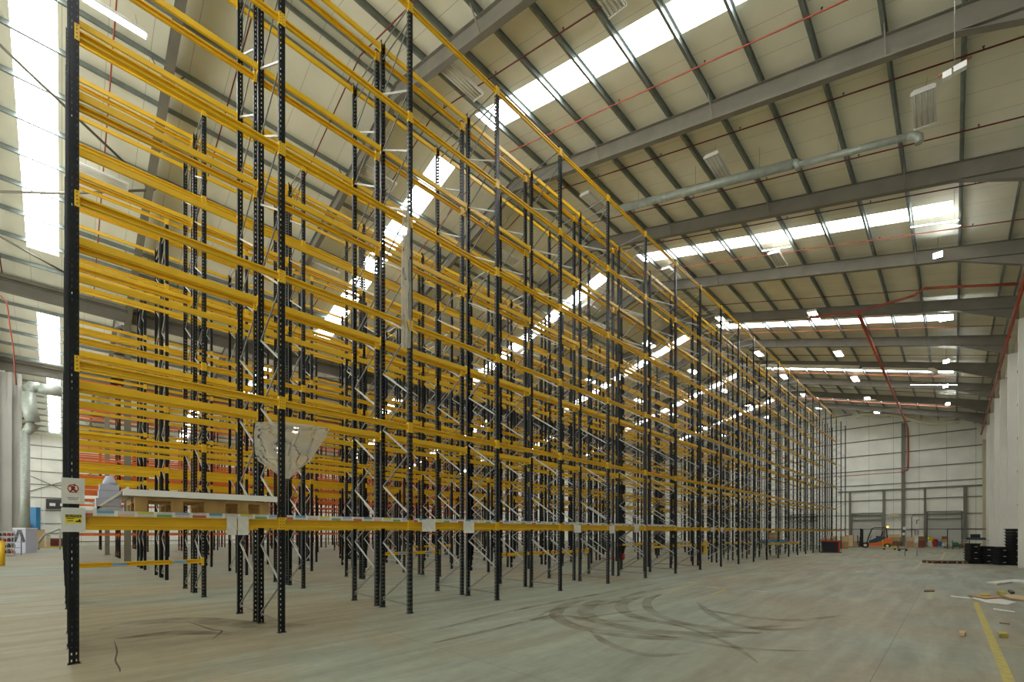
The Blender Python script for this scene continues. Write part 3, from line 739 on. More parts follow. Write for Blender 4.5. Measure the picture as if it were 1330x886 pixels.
p = sl(-2.2, 9.96, 1.05); link('elbow', MB().tube([p, (p[0]+.10,p[1],p[2]-.05), (p[0]+.14,p[1],p[2]-.25)], [.15,.12,.09], 14).mesh('m', M['duct']), r)
mb = MB()
for X in (-5.5,-4.1,-2.8,-1.5): p = sl(X, 9.96, 1.05); mb.tube([p, (p[0], p[1], p[2]+.9)], .006, 5)
link('hanger_rod', mb.mesh('m', M['galv']), r)
r = thing('cream_duct', 'cream coloured straight duct with end elbow under the far roof', 'duct')
link('duct_run', MB().tube([sl(-9, 25, 1.0), sl(-8.2, 25, 1.05), sl(-3.0, 25, 1.05)], .13, 14).tube([sl(-2.9, 25, 1.15), sl(-.75, 25, 1.15)], .10, 14).mesh('m', M['cream_duct']), r)
p = sl(-.75, 25, 1.15); link('elbow', MB().tube([p, (p[0]+.22,p[1],p[2]-.05), (p[0]+.38,p[1],p[2]-.2), (p[0]+.4,p[1],p[2]-.5)], .13, 12).mesh('m', M['cream_duct']), r)
r = tag(link('flexible_duct', MB().tube([at_y(u, v+5, 38.6) for u, v in ((1112,536),(1124,534),(1140,533),(1160,534),(1178,538),(1195,543),(1210,546),(1225,545),(1235,543),(1246,542))], .19, 10).mesh('m', M['cream_duct'])), 'sagging cream flexible duct below the roof by the far wall', 'duct')
# big duct at the left edge
r = thing('intake_duct', 'large shiny duct dropping down at the left edge beside the partition', 'duct')
def lp(u, v, X=-34.2): return at_x(u, v, X)
link('bent_duct', MB().tube([lp(80,509), lp(60,506), lp(50,504)], .5, 16).tube([lp(52,504), lp(41,502), lp(37,506), lp(36.5,513)], [.5,.5,.5,.5], 16).tube([lp(36.5,510), lp(38,530), lp(43,548)], .5, 16).tube([lp(43,545), lp(43,552), lp(38,558), lp(33,563)], [.5,.45,.38,.33], 16).mesh('m', M['duct']), r)
link('drop_duct', MB().tube([lp(32.5,560), lp(32.5,716.5)], .33, 14).mesh('m', M['duct']), r)
r = tag(link('riser_pipe', MB().tube([at_x(u, v, -16.3) for u, v in ((-5,380),(0,384),(8,391),(10,400),(13,425),(17,450),(21,500))], .024, 8).mesh('m', M['red_pipe'])), 'thin red pipe bending down at the far left under the roof', 'pipe')

# ------------------------------------------------------------------ lamps
LW, LLn = .52, 1.45
def lamp_parts(lit):
    body = MB().prism([(-LW/2,0),(LW/2,0),(LW/2-.05,.09),(-LW/2+.05,.09)], 'y', -LLn/2, LLn/2)
    refl = MB()
    for i in range(4):
        x0 = -LW/2+.02+i*(LW-.04)/4; x1 = x0+(LW-.04)/4
        refl.prism([(x0,0),(x0+.004,-.045),(x0+.012,-.045),((x0+x1)/2,-.006),(x1-.012,-.045),(x1-.004,-.045),(x1,0)], 'y', -LLn/2+.02, LLn/2-.02)
    tubes = MB()
    for i in range(4):
        xc = -LW/2+.02+(i+.5)*(LW-.04)/4; tubes.tube([(xc,-LLn/2+.05,-.035),(xc,LLn/2-.05,-.035)], .014, 8)
    return body.mesh('housing', M['white']), refl.mesh('reflector', M['reflector']), tubes.mesh('tubes', M['tube'] if lit else M['deadtube']), \
        MB().box((-LW/2,-LLn/2-.01,-.05),(LW/2,-LLn/2+.012,.05)).box((-LW/2,LLn/2-.012,-.05),(LW/2,LLn/2+.01,.05)).mesh('end_cap', M['white'])
LP = {True: lamp_parts(True), False: lamp_parts(False)}
GX = (-.34, -3.55, -6.7, -9.9, -13.1); GY = [.63, 5.4, 9.8, 14.3, 18.9, 23.7, 28.3, 32.9, 37.0]
gxn = ['nearest the right wall', 'second from the right wall', 'beside the ridge', 'beyond the ridge', 'farthest beyond the ridge']
rodm = {}
for i, X in enumerate(GX):
    for j, Y in enumerate(GY):
        if i == 0 and (j > 2 or j < 2): continue
        lit = j >= 4 or (i == 3 and j == 0)
        z = (roof_z(X)+1)*S-.62
        sl_ = math.atan(.28)*(1 if X > -8.2 else -1)
        r = thing('bay_light', '%s four-tube bay light, lamp line %s, %s from camera end' % ('glowing' if lit else 'unlit white', gxn[i], ORD[j+1]), 'ceiling light', (X*S, Y*S, z), 0, 'bay lights under the roof')
        r.rotation_euler = (0, sl_*.6, 0)
        if i == 3 and j == 0: r.scale = (.42, 1, 1)
        b, rf, tb, ec = LP[lit]; link('housing', b, r); link('reflector', rf, r); link('tubes', tb, r); link('end_caps', ec, r)
        link('suspension_wire', MB().tube([(0,-.5,.09),(0,-.45,.5)], .004, 4).tube([(0,.5,.09),(0,.45,.5)], .004, 4).mesh('w', M['galv']), r)
for j, (u, Y) in enumerate(((1218, 15.0), (1225, 19.4), (1229, 24.3), (1228, 28.5), (1231, 32.6))):
    v = (332, 415, 470, 502, 525)[j]; p = at_y(u, v, Y)
    r = thing('led_floodlight', 'brilliant white floodlight under the roof by the right wall, %s from the camera' % ORD[j+1], 'floodlight', p, 0, 'bright floodlights by the right wall')
    link('lamp_body', MB().cbox((0,.06,.05), (.34,.12,.30)).mesh('b', M['dark']), r)
    link('led_panel', MB().cbox((0,-.005,.02), (.28,.012,.22)).mesh('l', M['led']), r)
    link('bracket', MB().tube([(0,.06,.2),(0,.06,(roof_z(p[0]/S)+1)*S-p[2]-.01)], .012, 6).mesh('k', M['galv']), r)
# thin lit battens beside the rooflights
for (u0, v0, u1, v1, Y, w) in ((1183, 295, 1245, 286, 13.9, 'near the first bright floodlight'), (990, 326, 1027, 320, 13.9, 'left of the unlit bay light'), (1235, 293, 1247, 276, 13.0, 'short one at the rooflight end'), (1183,500,1243,500,26.2,'above the far duct elbow')):
    a, b = at_y(u0, v0, Y), at_y(u1, v0 if abs(v0-v1) > 12 else v1, Y)
    mid = [(a[i]*.6+b[i]*.4) for i in range(3)]
    r = tag(link('batten_light', MB().tube([a, b], .013, 8).mesh('b', M['tube'])), 'thin glowing batten light under the roof, ' + w, 'batten light')
    link('suspension_wire', MB().tube([mid, (mid[0], mid[1], (roof_z(mid[0]/S)+1)*S)], .004, 4).mesh('w', M['galv']), r)

# ------------------------------------------------------------------ floor paint and tyre marks
def decal(name, pts, mats, z=.002, kind='structure'):
    mb = MB()
    for q in pts: mb.quad([(p[0], p[1], z) for p in q])
    o = link(name, mb.mesh(name, mats)); o['kind'] = kind; return o
def strip_line(p, q, w):
    p = Vector(p[:2]); q = Vector(q[:2]); d = (q-p).normalized(); n_ = Vector((-d.y, d.x))*w/2
    return [p+n_, q+n_, q-n_, p-n_]
decal('floor_line', [strip_line(floor_pt(1267,782), floor_pt(1312,888), .10), strip_line(floor_pt(1312,888), (.33*S, 1*S), .10)], M['lineyellow'])
decal('floor_line', [strip_line(floor_pt(1298,837), floor_pt(1345,844), .05)], M['lineyellow'])
decal('floor_line', [strip_line(floor_pt(1207,778), floor_pt(1210,769), .10), strip_line(floor_pt(1188,739), floor_pt(1200,728), .12), strip_line(floor_pt(1222,727), floor_pt(1228,717), .12)], M['linewhite'])
decal('floor_line', [strip_line(floor_pt(870,768), floor_pt(905,758), .07), strip_line(floor_pt(925,772), floor_pt(942,766), .07)], M['lineyellow'])
for (u, v, w_, h_, rz) in ((899,757,.25,.05,.1),(925,763,.4,.06,.5),(986,768,.45,.05,.3),(1117,743,.35,.2,.4),(1010,744,.3,.1,.7)):
    p = floor_pt(u, v); mb = MB(); mb.prism([(-w_/2,-h_/2),(w_/2,-h_/2*.6),(w_/2*.8,h_/2),(-w_/2*.7,h_/2*.8)], 'z', 0, .004)
    tag(link('paper_scrap', mb.mesh('s', M['paper']), None, (p[0], p[1], .003), (0,0,rz)), 'white paper scrap on the open floor, %s' % {899:'nearest the racks of the scraps',925:'by the yellow line fragments',986:'largest by the tyre marks',1117:'farthest out towards the forklift',1010:'between the racks and the wide aisle'}[u], 'scrap')
def arc(pts, w):
    """smooth curve through pixel points on the floor"""
    P = [Vector(floor_pt(u, v)) for u, v in pts]; out = []
    for i in range(len(P)-1):
        p0, p1, p2, p3 = P[max(i-1,0)], P[i], P[i+1], P[min(i+2,len(P)-1)]
        for k in range(10):
            t = k/10; out.append(.5*((2*p1)+(-p0+p2)*t+(2*p0-5*p1+4*p2-p3)*t*t+(-p0+3*p1-3*p2+p3)*t**3))
    out.append(P[-1]); qs = []
    nrm = []
    for i in range(len(out)):
        d = (out[min(i+1,len(out)-1)]-out[max(i-1,0)]).normalized(); nrm.append(Vector((-d.y, d.x))*w/2*min(1, .12+min(i, len(out)-1-i)/9))
    for i in range(len(out)-1): qs.append([out[i]+nrm[i], out[i+1]+nrm[i+1], out[i+1]-nrm[i+1], out[i]-nrm[i]])
    return qs
ARCS = [([(760,779),(735,786),(722,797),(735,809),(765,818),(815,826),(870,829),(960,827)], .30),
        ([(800,778),(772,783),(760,793),(770,804),(800,813),(850,820),(920,824),(990,822)], .36),
        ([(840,774),(812,781),(808,791),(825,801),(870,810),(930,818),(985,823)], .30),
        ([(860,772),(842,779),(842,790),(862,802),(900,812),(960,816),(1030,812)], .22),
        ([(722,797),(690,806),(640,818),(560,836)], .16), ([(765,818),(790,836),(840,851),(900,848)], .16), ([(745,806),(790,798),(840,792)], .14),
        ([(905,782),(925,798),(960,812),(1000,818),(1060,815)], .2), ([(560,820),(660,795),(760,775),(860,757)], .16), ([(640,818),(720,800),(780,806),(860,808)], .14),
        ([(765,818),(845,824),(960,842),(1060,846)], .14), ([(700,800),(730,790),(790,784),(830,770),(880,762)], .18), ([(800,813),(760,806),(735,800),(700,806)], .2), ([(870,810),(905,820),(950,838),(985,862)], .12), ([(905,790),(960,800),(1030,806),(1090,800)], .25)]
for i, (p, w) in enumerate(ARCS): decal('floor_tyre_mark', arc(p, w), M['tyre'], .0012+.0002*i)
decal('floor_crack', arc([(148,832),(152,846),(150,858),(155,868),(156,874)], .02)+arc([(240,806),(275,818),(288,820),(275,831)], .035)+arc([(272,815),(300,822),(320,818)], .015)+arc([(374,813),(385,815),(410,812)], .015), M['stain'])
decal('floor_dirt', arc([(130,818),(190,808),(260,806),(330,812),(400,812)], .55)+arc([(150,830),(230,822),(300,824)], .35), M['dirt'], .0010)

# ------------------------------------------------------------------ right side: crates, skid, debris
cr_b = MB(); Wc, Dc, Hc = .58, .40, .158
def tote():
    b = MB()
    def ringbox(z0, z1, w0, w1, d0, d1):
        pass
    w0, d0, w1, d1, t = Wc/2-.04, Dc/2-.03, Wc/2-.01, Dc/2-.01, .008
    for (sx) in (-1, 1):
        b.prism([(sx*w0,0),(sx*w1,Hc-.03),(sx*(w1-t),Hc-.03),(sx*(w0-t),0)], 'y', -d0, d0)
        b.prism([(sx*d0,0),(sx*d1,Hc-.03),(sx*(d1-t),Hc-.03),(sx*(d0-t),0)], 'x', -w0, w0)
    b.box((-w0,-d0,0),(w0,d0,.01))
    return b
tb = tote(); tote_body = tb.mesh('tote_body', M['black'])
rim = MB()
for sx in (-1, 1):
    rim.cbox((sx*(Wc/2-.008), 0, Hc-.02), (.03, Dc+.02, .035)); rim.cbox((0, sx*(Dc/2-.004), Hc-.02), (Wc+.02, .03, .035))
    for q in (-.2, -.07, .07, .2): rim.cbox((q, sx*(Dc/2-.012), Hc-.06), (.012, .02, .06))
tote_rim = rim.mesh('rim', M['black'])
tote_lab = MB().cbox((0, -Dc/2-.012, Hc-.02), (.16, .004, .03)).mesh('handle_label', M['white'])
STK = [(1263, 733.5, 7, 'leftmost'), (1279.5, 733.5, 6, 'second from left'), (1299.8, 735, 6, 'middle'), (1317, 735.5, 12, 'tallest')]
for u, v, n_, nm in STK:
    p = floor_pt(u, v-1); rz = TH*.95+rnd.uniform(-.05, .05)
    wide = 1.22 if nm == 'second from left' else 1.0
    for k in range(n_):
        r = thing('stacking_crate', 'black plastic crate, %s from the floor in the %s crate stack' % (ORD[k+1], nm), 'crate', (p[0], p[1]+.2, k*.160), rz+rnd.uniform(-.02,.02), 'black crates stacked by the right wall')
        r.scale = (wide*.93, 1.0, 1)
        link('tote_body', tote_body, r); link('rim', tote_rim, r)
        if (k*3+n_) % 2 == 0: link('handle_label', tote_lab, r)['label'] = 'white label on the rim'
p = floor_pt(1227, 732); pallet('flat_skid', 'low wooden skid lying alone on the open floor', (p[0], p[1]+.3, 0), TH*.93, 1.75, .8, m='darkwood')
def scrap(name, label, cat, pts, m, h=.01, z=.003):
    P = [floor_pt(u, v) for u, v in pts]; cx = sum(p[0] for p in P)/len(P); cy = sum(p[1] for p in P)/len(P)
    mb = MB(); mb.prism([(p[0]-cx, p[1]-cy) for p in P], 'z', 0, h)
    return tag(link(name, mb.mesh(name, M[m]), None, (cx, cy, z)), label, cat)
scrap('plastic_sheet', 'long white plastic sheet lying on the floor by the yellow line', 'plastic sheet', [(1262,777),(1290,776),(1320,783),(1310,786),(1280,783)], 'paper', .012)
scrap('plastic_strip', 'thin white strip on the floor left of the cardboard debris', 'plastic strip', [(1234,774.2),(1258,776.5),(1262,778.5),(1236,775.8)], 'paper', .01)
scrap('cardboard_sheet', 'flattened brown cardboard on the floor, nearer left piece of debris', 'cardboard', [(1258,775.5),(1285,774),(1305,778),(1280,779.5)], 'card', .03, .018)
scrap('cardboard_sheet', 'flattened brown cardboard on the floor at the right picture edge', 'cardboard', [(1296,773),(1320,775),(1345,778),(1345,783),(1312,779)], 'cardlight', .03, .018)
scrap('plastic_sheet', 'crumpled white film on the floor nearest the crate stacks', 'plastic sheet', [(1280,758),(1300,756),(1318,754),(1345,756),(1345,759),(1315,757.5),(1295,760)], 'paper', .05)
scrap('plastic_strip', 'thin white strip on the floor right of the yellow line', 'plastic strip', [(1290,790.5),(1318,794.5),(1318,796),(1290,792)], 'paper', .006)
scrap('yellow_wrap', 'yellow packing scrap on the cardboard debris', 'packing scrap', [(1271,774),(1284,773),(1286,776.5),(1273,777)], 'lineyellow', .02, .052)
scrap('yellow_wrap', 'yellow folded packing piece on the right cardboard sheet', 'packing scrap', [(1296,771.5),(1303,771.5),(1306,775),(1297,774.5)], 'lineyellow', .06, .052)
scrap('black_block', 'small black block on the right cardboard sheet', 'block', [(1309,771),(1314,771),(1318,774),(1313,774.5)], 'black', .06, .052)
scrap('wood_batten', 'short dark batten lying alone on the open floor', 'batten', [(1200,767.5),(1214,767.3),(1214,769),(1200,769.2)], 'darkwood', .03)
scrap('wood_block', 'small wooden block on the floor left of the yellow line', 'block', [(1246,823),(1254,823.5),(1253,826.5),(1246,826)], 'cardlight', .05)
scrap('wood_block', 'small yellowish wooden block on the floor right of the yellow line', 'block', [(1296,826.5),(1306,826.5),(1310,829),(1298,829)], 'lineyellow', .07)
scrap('dark_strip', 'thin dark strip on the floor above the small yellow block', 'strip', [(1298,809),(1312,810.5),(1312,811.8),(1298,810)], 'darkwood', .01)

# ------------------------------------------------------------------ forklift
def wheel(parent, x, y, r_, w_, hub='redp'):
    o = link('wheel', MB().tube([(x, y-w_/2, r_), (x, y+w_/2, r_)], r_, 24).mesh('wheel', M['rubber']), parent)
    link('hub', MB().tube([(x, y-w_/2-.01, r_), (x, y+w_/2+.01, r_)], r_*.5, 16).mesh('hub', M[hub]), o); return o
p = floor_pt(1138, 711.9)
fk = thing('forklift', 'orange and black forklift parked beyond the rack end, facing left', 'forklift', (p[0], p[1], 0), .09)
for s_ in (-1, 1): wheel(fk, -.92, s_*.45, .30, .22, 'reflector'); wheel(fk, .92, s_*.43, .26, .2, 'reflector')
body = MB().prism([(-.62,.22),(.55,.22),(.62,.48),(1.30,.50),(1.38,.75),(1.32,1.02),(.80,1.10),(.45,.80),(.05,.62),(-.62,.52)], 'y', -.52, .52)
link('chassis', body.mesh('c', M['forklift']), fk)
link('hood', MB().prism([(-.6,.50),(.05,.60),(.45,.78),(.82,1.12),(.75,1.24),(.2,1.26),(-.2,1.0),(-.6,.80)], 'y', -.50, .50).mesh('h', M['deck']), fk)
link('footwell', MB().box((-.95,-.5,.32),(-.2,.5,.60)).mesh('f', M['dark']), fk)
st = link('seat', MB().box((-.02,-.24,1.16),(.42,.24,1.30)).prism([(.36,1.28),(.5,1.28),(.62,1.78),(.50,1.78)], 'y', -.22, .22).mesh('s', M['black']), fk)
g = MB()
for s_ in (-1, 1):
    y_ = s_*.46; g.tube([(-.78,y_,.60),(-.55,y_,1.5),(-.35,y_,2.12),(-.1,y_,2.20),(.75,y_,2.20),(.86,y_,2.1),(.92,y_,1.1)], .05, 8)
for x_ in (-.2, 0, .2, .4, .6, .75): g.bar((x_,-.46,2.2),(x_,.46,2.2), .03, .03)
link('overhead_guard', g.mesh('g', M['dark']), fk)
mm = MB()
for s_ in (-1, 1): mm.box((-1.22,s_*.30-.05,.08),(-1.10,s_*.30+.05,2.05)); mm.box((-1.38,s_*.22-.04,.1),(-1.23,s_*.22+.04,2.12))
for z_ in (.3, 1.1, 1.95): mm.box((-1.2,-.34,z_),(-1.12,.34,z_+.08))
mm.tube([(-1.15,0,.2),(-1.15,0,1.8)], .05, 10); link('mast', mm.mesh('m', M['black']), fk)
link('load_backrest', MB().box((-1.62,-.5,.35),(-1.56,.5,.42)).box((-1.62,-.5,1.3),(-1.56,.5,1.36)).box((-1.62,-.5,.35),(-1.56,-.44,1.36)).box((-1.62,.44,.35),(-1.56,.5,1.36)).box((-1.62,-.2,.35),(-1.56,-.14,1.36)).box((-1.62,.14,.35),(-1.56,.2,1.36)).mesh('lb', M['black']), fk)
link('carriage', MB().box((-1.56,-.45,.25),(-1.42,.45,.35)).box((-1.56,-.45,.6),(-1.42,.45,.7)).box((-1.42,-.45,.25),(-1.36,.45,.35)).box((-1.42,-.45,.6),(-1.36,.45,.7)).box((-1.42,-.03,.25),(-1.38,.03,1.2)).box((-1.42,-.45,.35),(-1.38,-.40,1.2)).box((-1.42,.40,.35),(-1.38,.45,1.2)).mesh('c', M['black']), fk)
for s_ in (-1, 1): link('fork', MB().box((-1.47,s_*.25-.06,.06),(-1.42,s_*.25+.06,.7)).box((-2.4,s_*.25-.06,.05),(-1.42,s_*.25+.06,.09)).mesh('f', M['dark']), fk)
link('steering_wheel', MB().tube([(-.42+.16*math.cos(t)*.5,.17*math.sin(t),1.28+.16*math.cos(t)*.8) for t in [i*math.pi/8 for i in range(17)]], .014, 6, caps=False).tube([(-.42,0,1.28),(-.62,0,.65)], .025, 8).mesh('w', M['black']), fk)
link('beacon', MB().tube([(.95,.2,2.2),(.95,.2,2.36)], .08, 12).mesh('b', M['amber']), fk)
link('gas_bottle', MB().tube([(1.05,-.3,1.28),(1.05,.3,1.28)], .15, 14).mesh('b', M['cream']), fk)

# ------------------------------------------------------------------ goods along the far wall
def carton(u, v, w, d, h_, m, label, z=0, rz=None, lid=True, name='cardboard_box'):
    p = gp(u, v) if v == GV else floor_pt(u, v); r = thing(name, label, 'box', (p[0], p[1]+d/2, z), TH*.05+rnd.uniform(-.1,.1) if rz is None else rz)
    link('carton', MB().box((-w/2,-d/2,0),(w/2,d/2,h_)).mesh('c', M[m]), r)
    if lid: link('tape_strip', MB().box((-w/2-.002,-.03,h_-.06),(w/2+.002,.03,h_+.003)).mesh('t', M['cardlight'] if m == 'card' else M['card']), r)
    return r
def bag(u, v, w, h_, m, label, z=0, name='sack'):
    p = gp(u, v); mb = MB(); n_ = 12; rows = 6
    for i in range(rows):
        t0, t1 = i/rows, (i+1)/rows
        for k in range(n_):
            pts = []
            for t, kk in ((t0,k),(t0,k+1),(t1,k+1),(t1,k)):
                a = 2*math.pi*kk/n_; rad = w/2*(math.sin(math.pi*(.18+.72*t))**.5)*(1+.12*math.sin(3*a+u)); pts.append((rad*math.cos(a), rad*.7*math.sin(a), h_*t))
            mb.quad(pts, 0, True)
    mb.quad([(w/2*.55*math.cos(2*math.pi*k/n_), w/2*.38*math.sin(2*math.pi*k/n_), h_) for k in range(n_)])
    me = mb.mesh('sack', M[m]); bm = bmesh.new(); bm.from_mesh(me); bmesh.ops.remove_doubles(bm, verts=bm.verts, dist=.002); bm.to_mesh(me); bm.free()
    return tag(link(name, me, None, (p[0], p[1]+w*.35, z)), label, 'sack')
GV = 711.2
def gp(u, v, Y=38.75): return at_y(u, v, Y)[:2]
p1 = gp(1165, GV); pallet('wooden_pallet', 'wooden pallet right of the forklift carrying brown boxes', (p1[0], p1[1]+.5, 0))
carton(1162, GV, 1.1, .9, .55, 'darkwood', 'dark brown low box on the pallet right of the forklift', .145)
carton(1162, GV, 1.0, .8, .42, 'card', 'reddish brown box second up right of the forklift', .70)
carton(1161, GV, .9, .7, .35, 'cardlight', 'pale brown box on top right of the forklift', 1.12)
carton(1181.5, GV, .68, .6, .72, 'card', 'brown box standing right of the gable column', .0)
carton(1182, GV, .70, .55, .40, 'cardlight', 'pale box on the brown box right of the gable column', .72)
carton(1189.8, GV, .4, .45, .5, 'cardlight', 'small pale box between column and dark red boxes', .0)
carton(1197, GV, .55, .5, .75, 'darkred', 'dark red box standing by the far wall, lower', .0, name='red_box')
carton(1197, GV, .55, .5, .50, 'darkwood', 'dark brown box on the dark red box by the far wall', .75)
p2 = gp(1217.5, GV); pallet('wooden_pallet', 'wooden pallet with mixed sacks before the right door', (p2[0], p2[1]+.5, 0), 0, 2.05, 1.0)
bag(1208, GV, .52, .62, 'white', 'white sack at the left of the mixed pallet', .145)
bag(1214.5, GV, .52, .80, 'redp', 'red sack in the middle of the mixed pallet', .145)
bag(1220.5, GV, .5, .55, 'blue', 'blue and white sack on the mixed pallet', .145)
bag(1226.5, GV, .48, .45, 'white', 'white sack at the right of the mixed pallet', .145)
bag(1208, GV, .5, .45, 'signyellow', 'yellow sack piled on the white sack', .77)
carton(1226.5, GV, .5, .4, .35, 'card', 'brown box on the sacks below the far door', .62)
carton(1226.5, GV, .4, .4, .3, 'darkwood', 'small dark box topmost on the sack pile', .97)
p3 = gp(1238, GV); pallet('wooden_pallet', 'dark pallet with flat green and white goods', (p3[0], p3[1]+.5, 0), 0, 1.5, 1.0, m='darkwood')
bag(1234.5, GV, .55, .35, 'white', 'flat white bag on the dark pallet, left', .145); bag(1241, GV, .55, .5, 'green', 'flat green bag on the dark pallet, right', .145)
# cartons left of the forklift
carton(1102.5, GV, .8, .8, 1.35, 'cardlight', 'tall pale carton between rack end and forklift', 0)
carton(1112.5, GV, .6, .6, .62, 'card', 'low brown carton beside the forklift fork tips', 0)
carton(1095.5, 713.0, .75, .6, .75, 'card', 'brown carton standing just behind the last rack frames', 0)
carton(1095.8, 713.0, .65, .5, .55, 'cardlight', 'pale carton on the brown carton behind the rack end', .75)
for u_, w_, h_, mm_, lab_ in ((1120.5, .5, .5, 'cardlight', 'low pale carton half hidden by the forklift mast'), (1249, .3, .45, 'darkwood', 'dark box right of the frame stand'), (1254, .3, .7, 'cream', 'cream box by the far corner')):
    carton(u_, GV, w_, .5, h_, mm_, lab_)
# red-topped black bin
p = floor_pt(1077, 718); r = thing('goods_bin', 'black bin with red trim standing at the far rack corner', 'bin', (p[0], p[1]+.4, 0), .3)
link('bin_body', MB().prism([(-.55,.08),(.55,.08),(.62,.95),(-.62,.95)], 'y', -.4, .4).mesh('b', M['black']), r)
link('bin_rim', MB().box((-.64,-.43,.93),(.64,-.38,1.02)).box((-.64,.38,.93),(.64,.43,1.02)).box((-.64,-.43,.93),(-.59,.43,1.02)).box((.59,-.43,.93),(.64,.43,1.02)).mesh('b', M['redp']), r)
link('bin_base', MB().box((-.7,-.45,0),(.7,.45,.08)).mesh('b', M['dark']), r); link('corner_trim', MB().box((.5,-.415,.1),(.6,-.40,.9)).mesh('b', M['redp']), r)
# trolleys near the far wall
def trolley(u, v, label, m, w=.9, h_=.9):
    p = floor_pt(u, v); r = thing('hand_trolley', label, 'trolley', (p[0], p[1]+.3, 0), .2)
    link('platform', MB().box((-w/2,-.3,.16),(w/2,.3,.22)).mesh('p', M[m]), r)
    link('push_handle', MB().tube([(-w/2,-.25,.2),(-w/2-.05,-.25,h_),(-w/2-.05,.25,h_),(-w/2,.25,.2)], .02, 8).mesh('h', M[m]), r)
    for sx in (-1, 1):
        for sy in (-1, 1): link('castor', MB().tube([(sx*w*.4, sy*.22-.02, .07),(sx*w*.4, sy*.22+.02, .07)], .07, 12).mesh('c', M['rubber']), r)
trolley(1155, 714.2, 'yellow hand trolley on the floor in front of the forklift', 'signyellow', 1.0, .95)
trolley(1172, 716, 'small dark trolley right of the yellow trolley', 'dark', .6, .8)
# stand with frame, bench
p = floor_pt(1238, 711.5)
r = thing('frame_stand', 'dark open metal frame standing before the far right door', 'stand', (p[0], p[1]+.3, 0), 0)
g = MB()
for x_ in (-.72, .78): g.box((x_-.03,-.03,0),(x_+.03,.03,1.95)); g.box((x_-.04,-.4,0),(x_+.04,.4,.05))
g.box((-.72,-.03,1.9),(.78,.03,1.96)); link('upright_frame_bars', g.mesh('g', M['dark']), r)
p = floor_pt(1263, 714)
r = thing('work_bench', 'long pale work bench by the right corner behind crates', 'bench', (p[0], p[1]+.5, 0), 0)
link('worktop', MB().box((-1.5,-.4,.9),(1.5,.4,.97)).mesh('w', M['palewood']), r)
for sx in (-1.4, -.2, 1.4):
    for sy in (-.35, .35): link('leg', MB().box((sx-.03,sy-.03,0),(sx+.03,sy+.03,.9)).mesh('l', M['dark']), r)
link('cross_rail', MB().box((-1.4,.33,.3),(1.4,.37,.36)).mesh('c', M['dark']), r)
r = thing('packing_machine', 'blue and black machine standing on the work bench', 'machine', (p[0]+.25, p[1]+.5, .97))
link('machine_base', MB().prism([(-.75,0),(.75,0),(.65,.22),(-.65,.22)], 'y', -.25, .25).mesh('b', M['deck']), r); link('machine_head', MB().box((-.38,-.2,.22),(.3,.2,.55)).mesh('h', M['black']), r)
r = thing('handrail_frame', 'dark rail frame against the far wall above the bench', 'rail', (p[0]+.1, p[1]+1.6, 0))
link('top_rail', MB().box((-1.9,-.03,2.0),(1.1,.03,2.08)).mesh('t', M['dark']), r)
for x_ in (-1.88, 1.07): link('rail_post', MB().box((x_-.04,-.03,0),(x_+.04,.03,2.0)).mesh('t', M['dark']), r)
# thin stand posts on the open floor
p = floor_pt(1175.5, 722); r = thing('barrier_post', 'thin grey barrier posts with rail on the open floor', 'barrier', (p[0], p[1], 0), .3)
for x_ in (0, .85): link('barrier_upright', MB().tube([(x_,x_*.8,0),(x_,x_*.8,1.0)], .022, 8).mesh('b', M['galv']), r)
link('barrier_rail', MB().tube([(0,0,.98),(.85,.68,.98)], .015, 6).mesh('b', M['galv']), r)
# electrical boxes and conduits on the gable
y = Y1*S
for (X, z0, z1, w_, lab) in ((-2.35, 2.0, 2.35, .28, 'white electrical box on the gable column, upper'), (-2.40, 1.35, 1.65, .22, 'white electrical box on the gable column, lower')):
    tag(link('electrical_box', MB().box((X*S-w_/2, y-.38, z0), (X*S+w_/2, y-.30, z1)).box((X*S-w_/2+.02, y-.39, z0+.02), (X*S+w_/2-.02, y-.38, z1-.02)).mesh('e', M['white'])), lab, 'electrical box')
p = at_y(1190, 684, 39.8); r = thing('control_cabinet', 'white control cabinet with conduits on the far wall', 'cabinet', (p[0], p[1], p[2]))
link('cabinet_body', MB().box((-.25,-.16,-.28),(.25,0,.28)).mesh('c', M['white']), r)
link('conduit', MB().tube([(.05,-.1,.28),(.05,-.1,.7),(.25,-.1,.8)], .05, 8).mesh('c', M['steel']), r); link('conduit', MB().tube([(-.1,-.1,-.28),(-.1,-.1,-1.0)], .03, 8).tube([(.15,-.1,-.28),(.15,-.1,-1.0)], .03, 8).mesh('c', M['steel']), r)
tag(link('vertical_conduit', MB().tube([at_y(1184,700,39.8), at_y(1184,672,39.8), at_y(1186,669,39.8), at_y(1205,668,39.8)], .04, 8).mesh('v', M['steel'])), 'grey bent conduit on the far wall left of the control cabinet', 'conduit')
carton_p = at_y(1162, 669, 39.7)
tag(link('wall_ledge_box', MB().cbox((carton_p[0], carton_p[1], carton_p[2]), (.8,.25,.35)).cbox((carton_p[0]-.5, carton_p[1], carton_p[2]-.05), (.3,.2,.2)).mesh('w', M['cream'])), 'cream box fixed on the rail of the far wall', 'box')

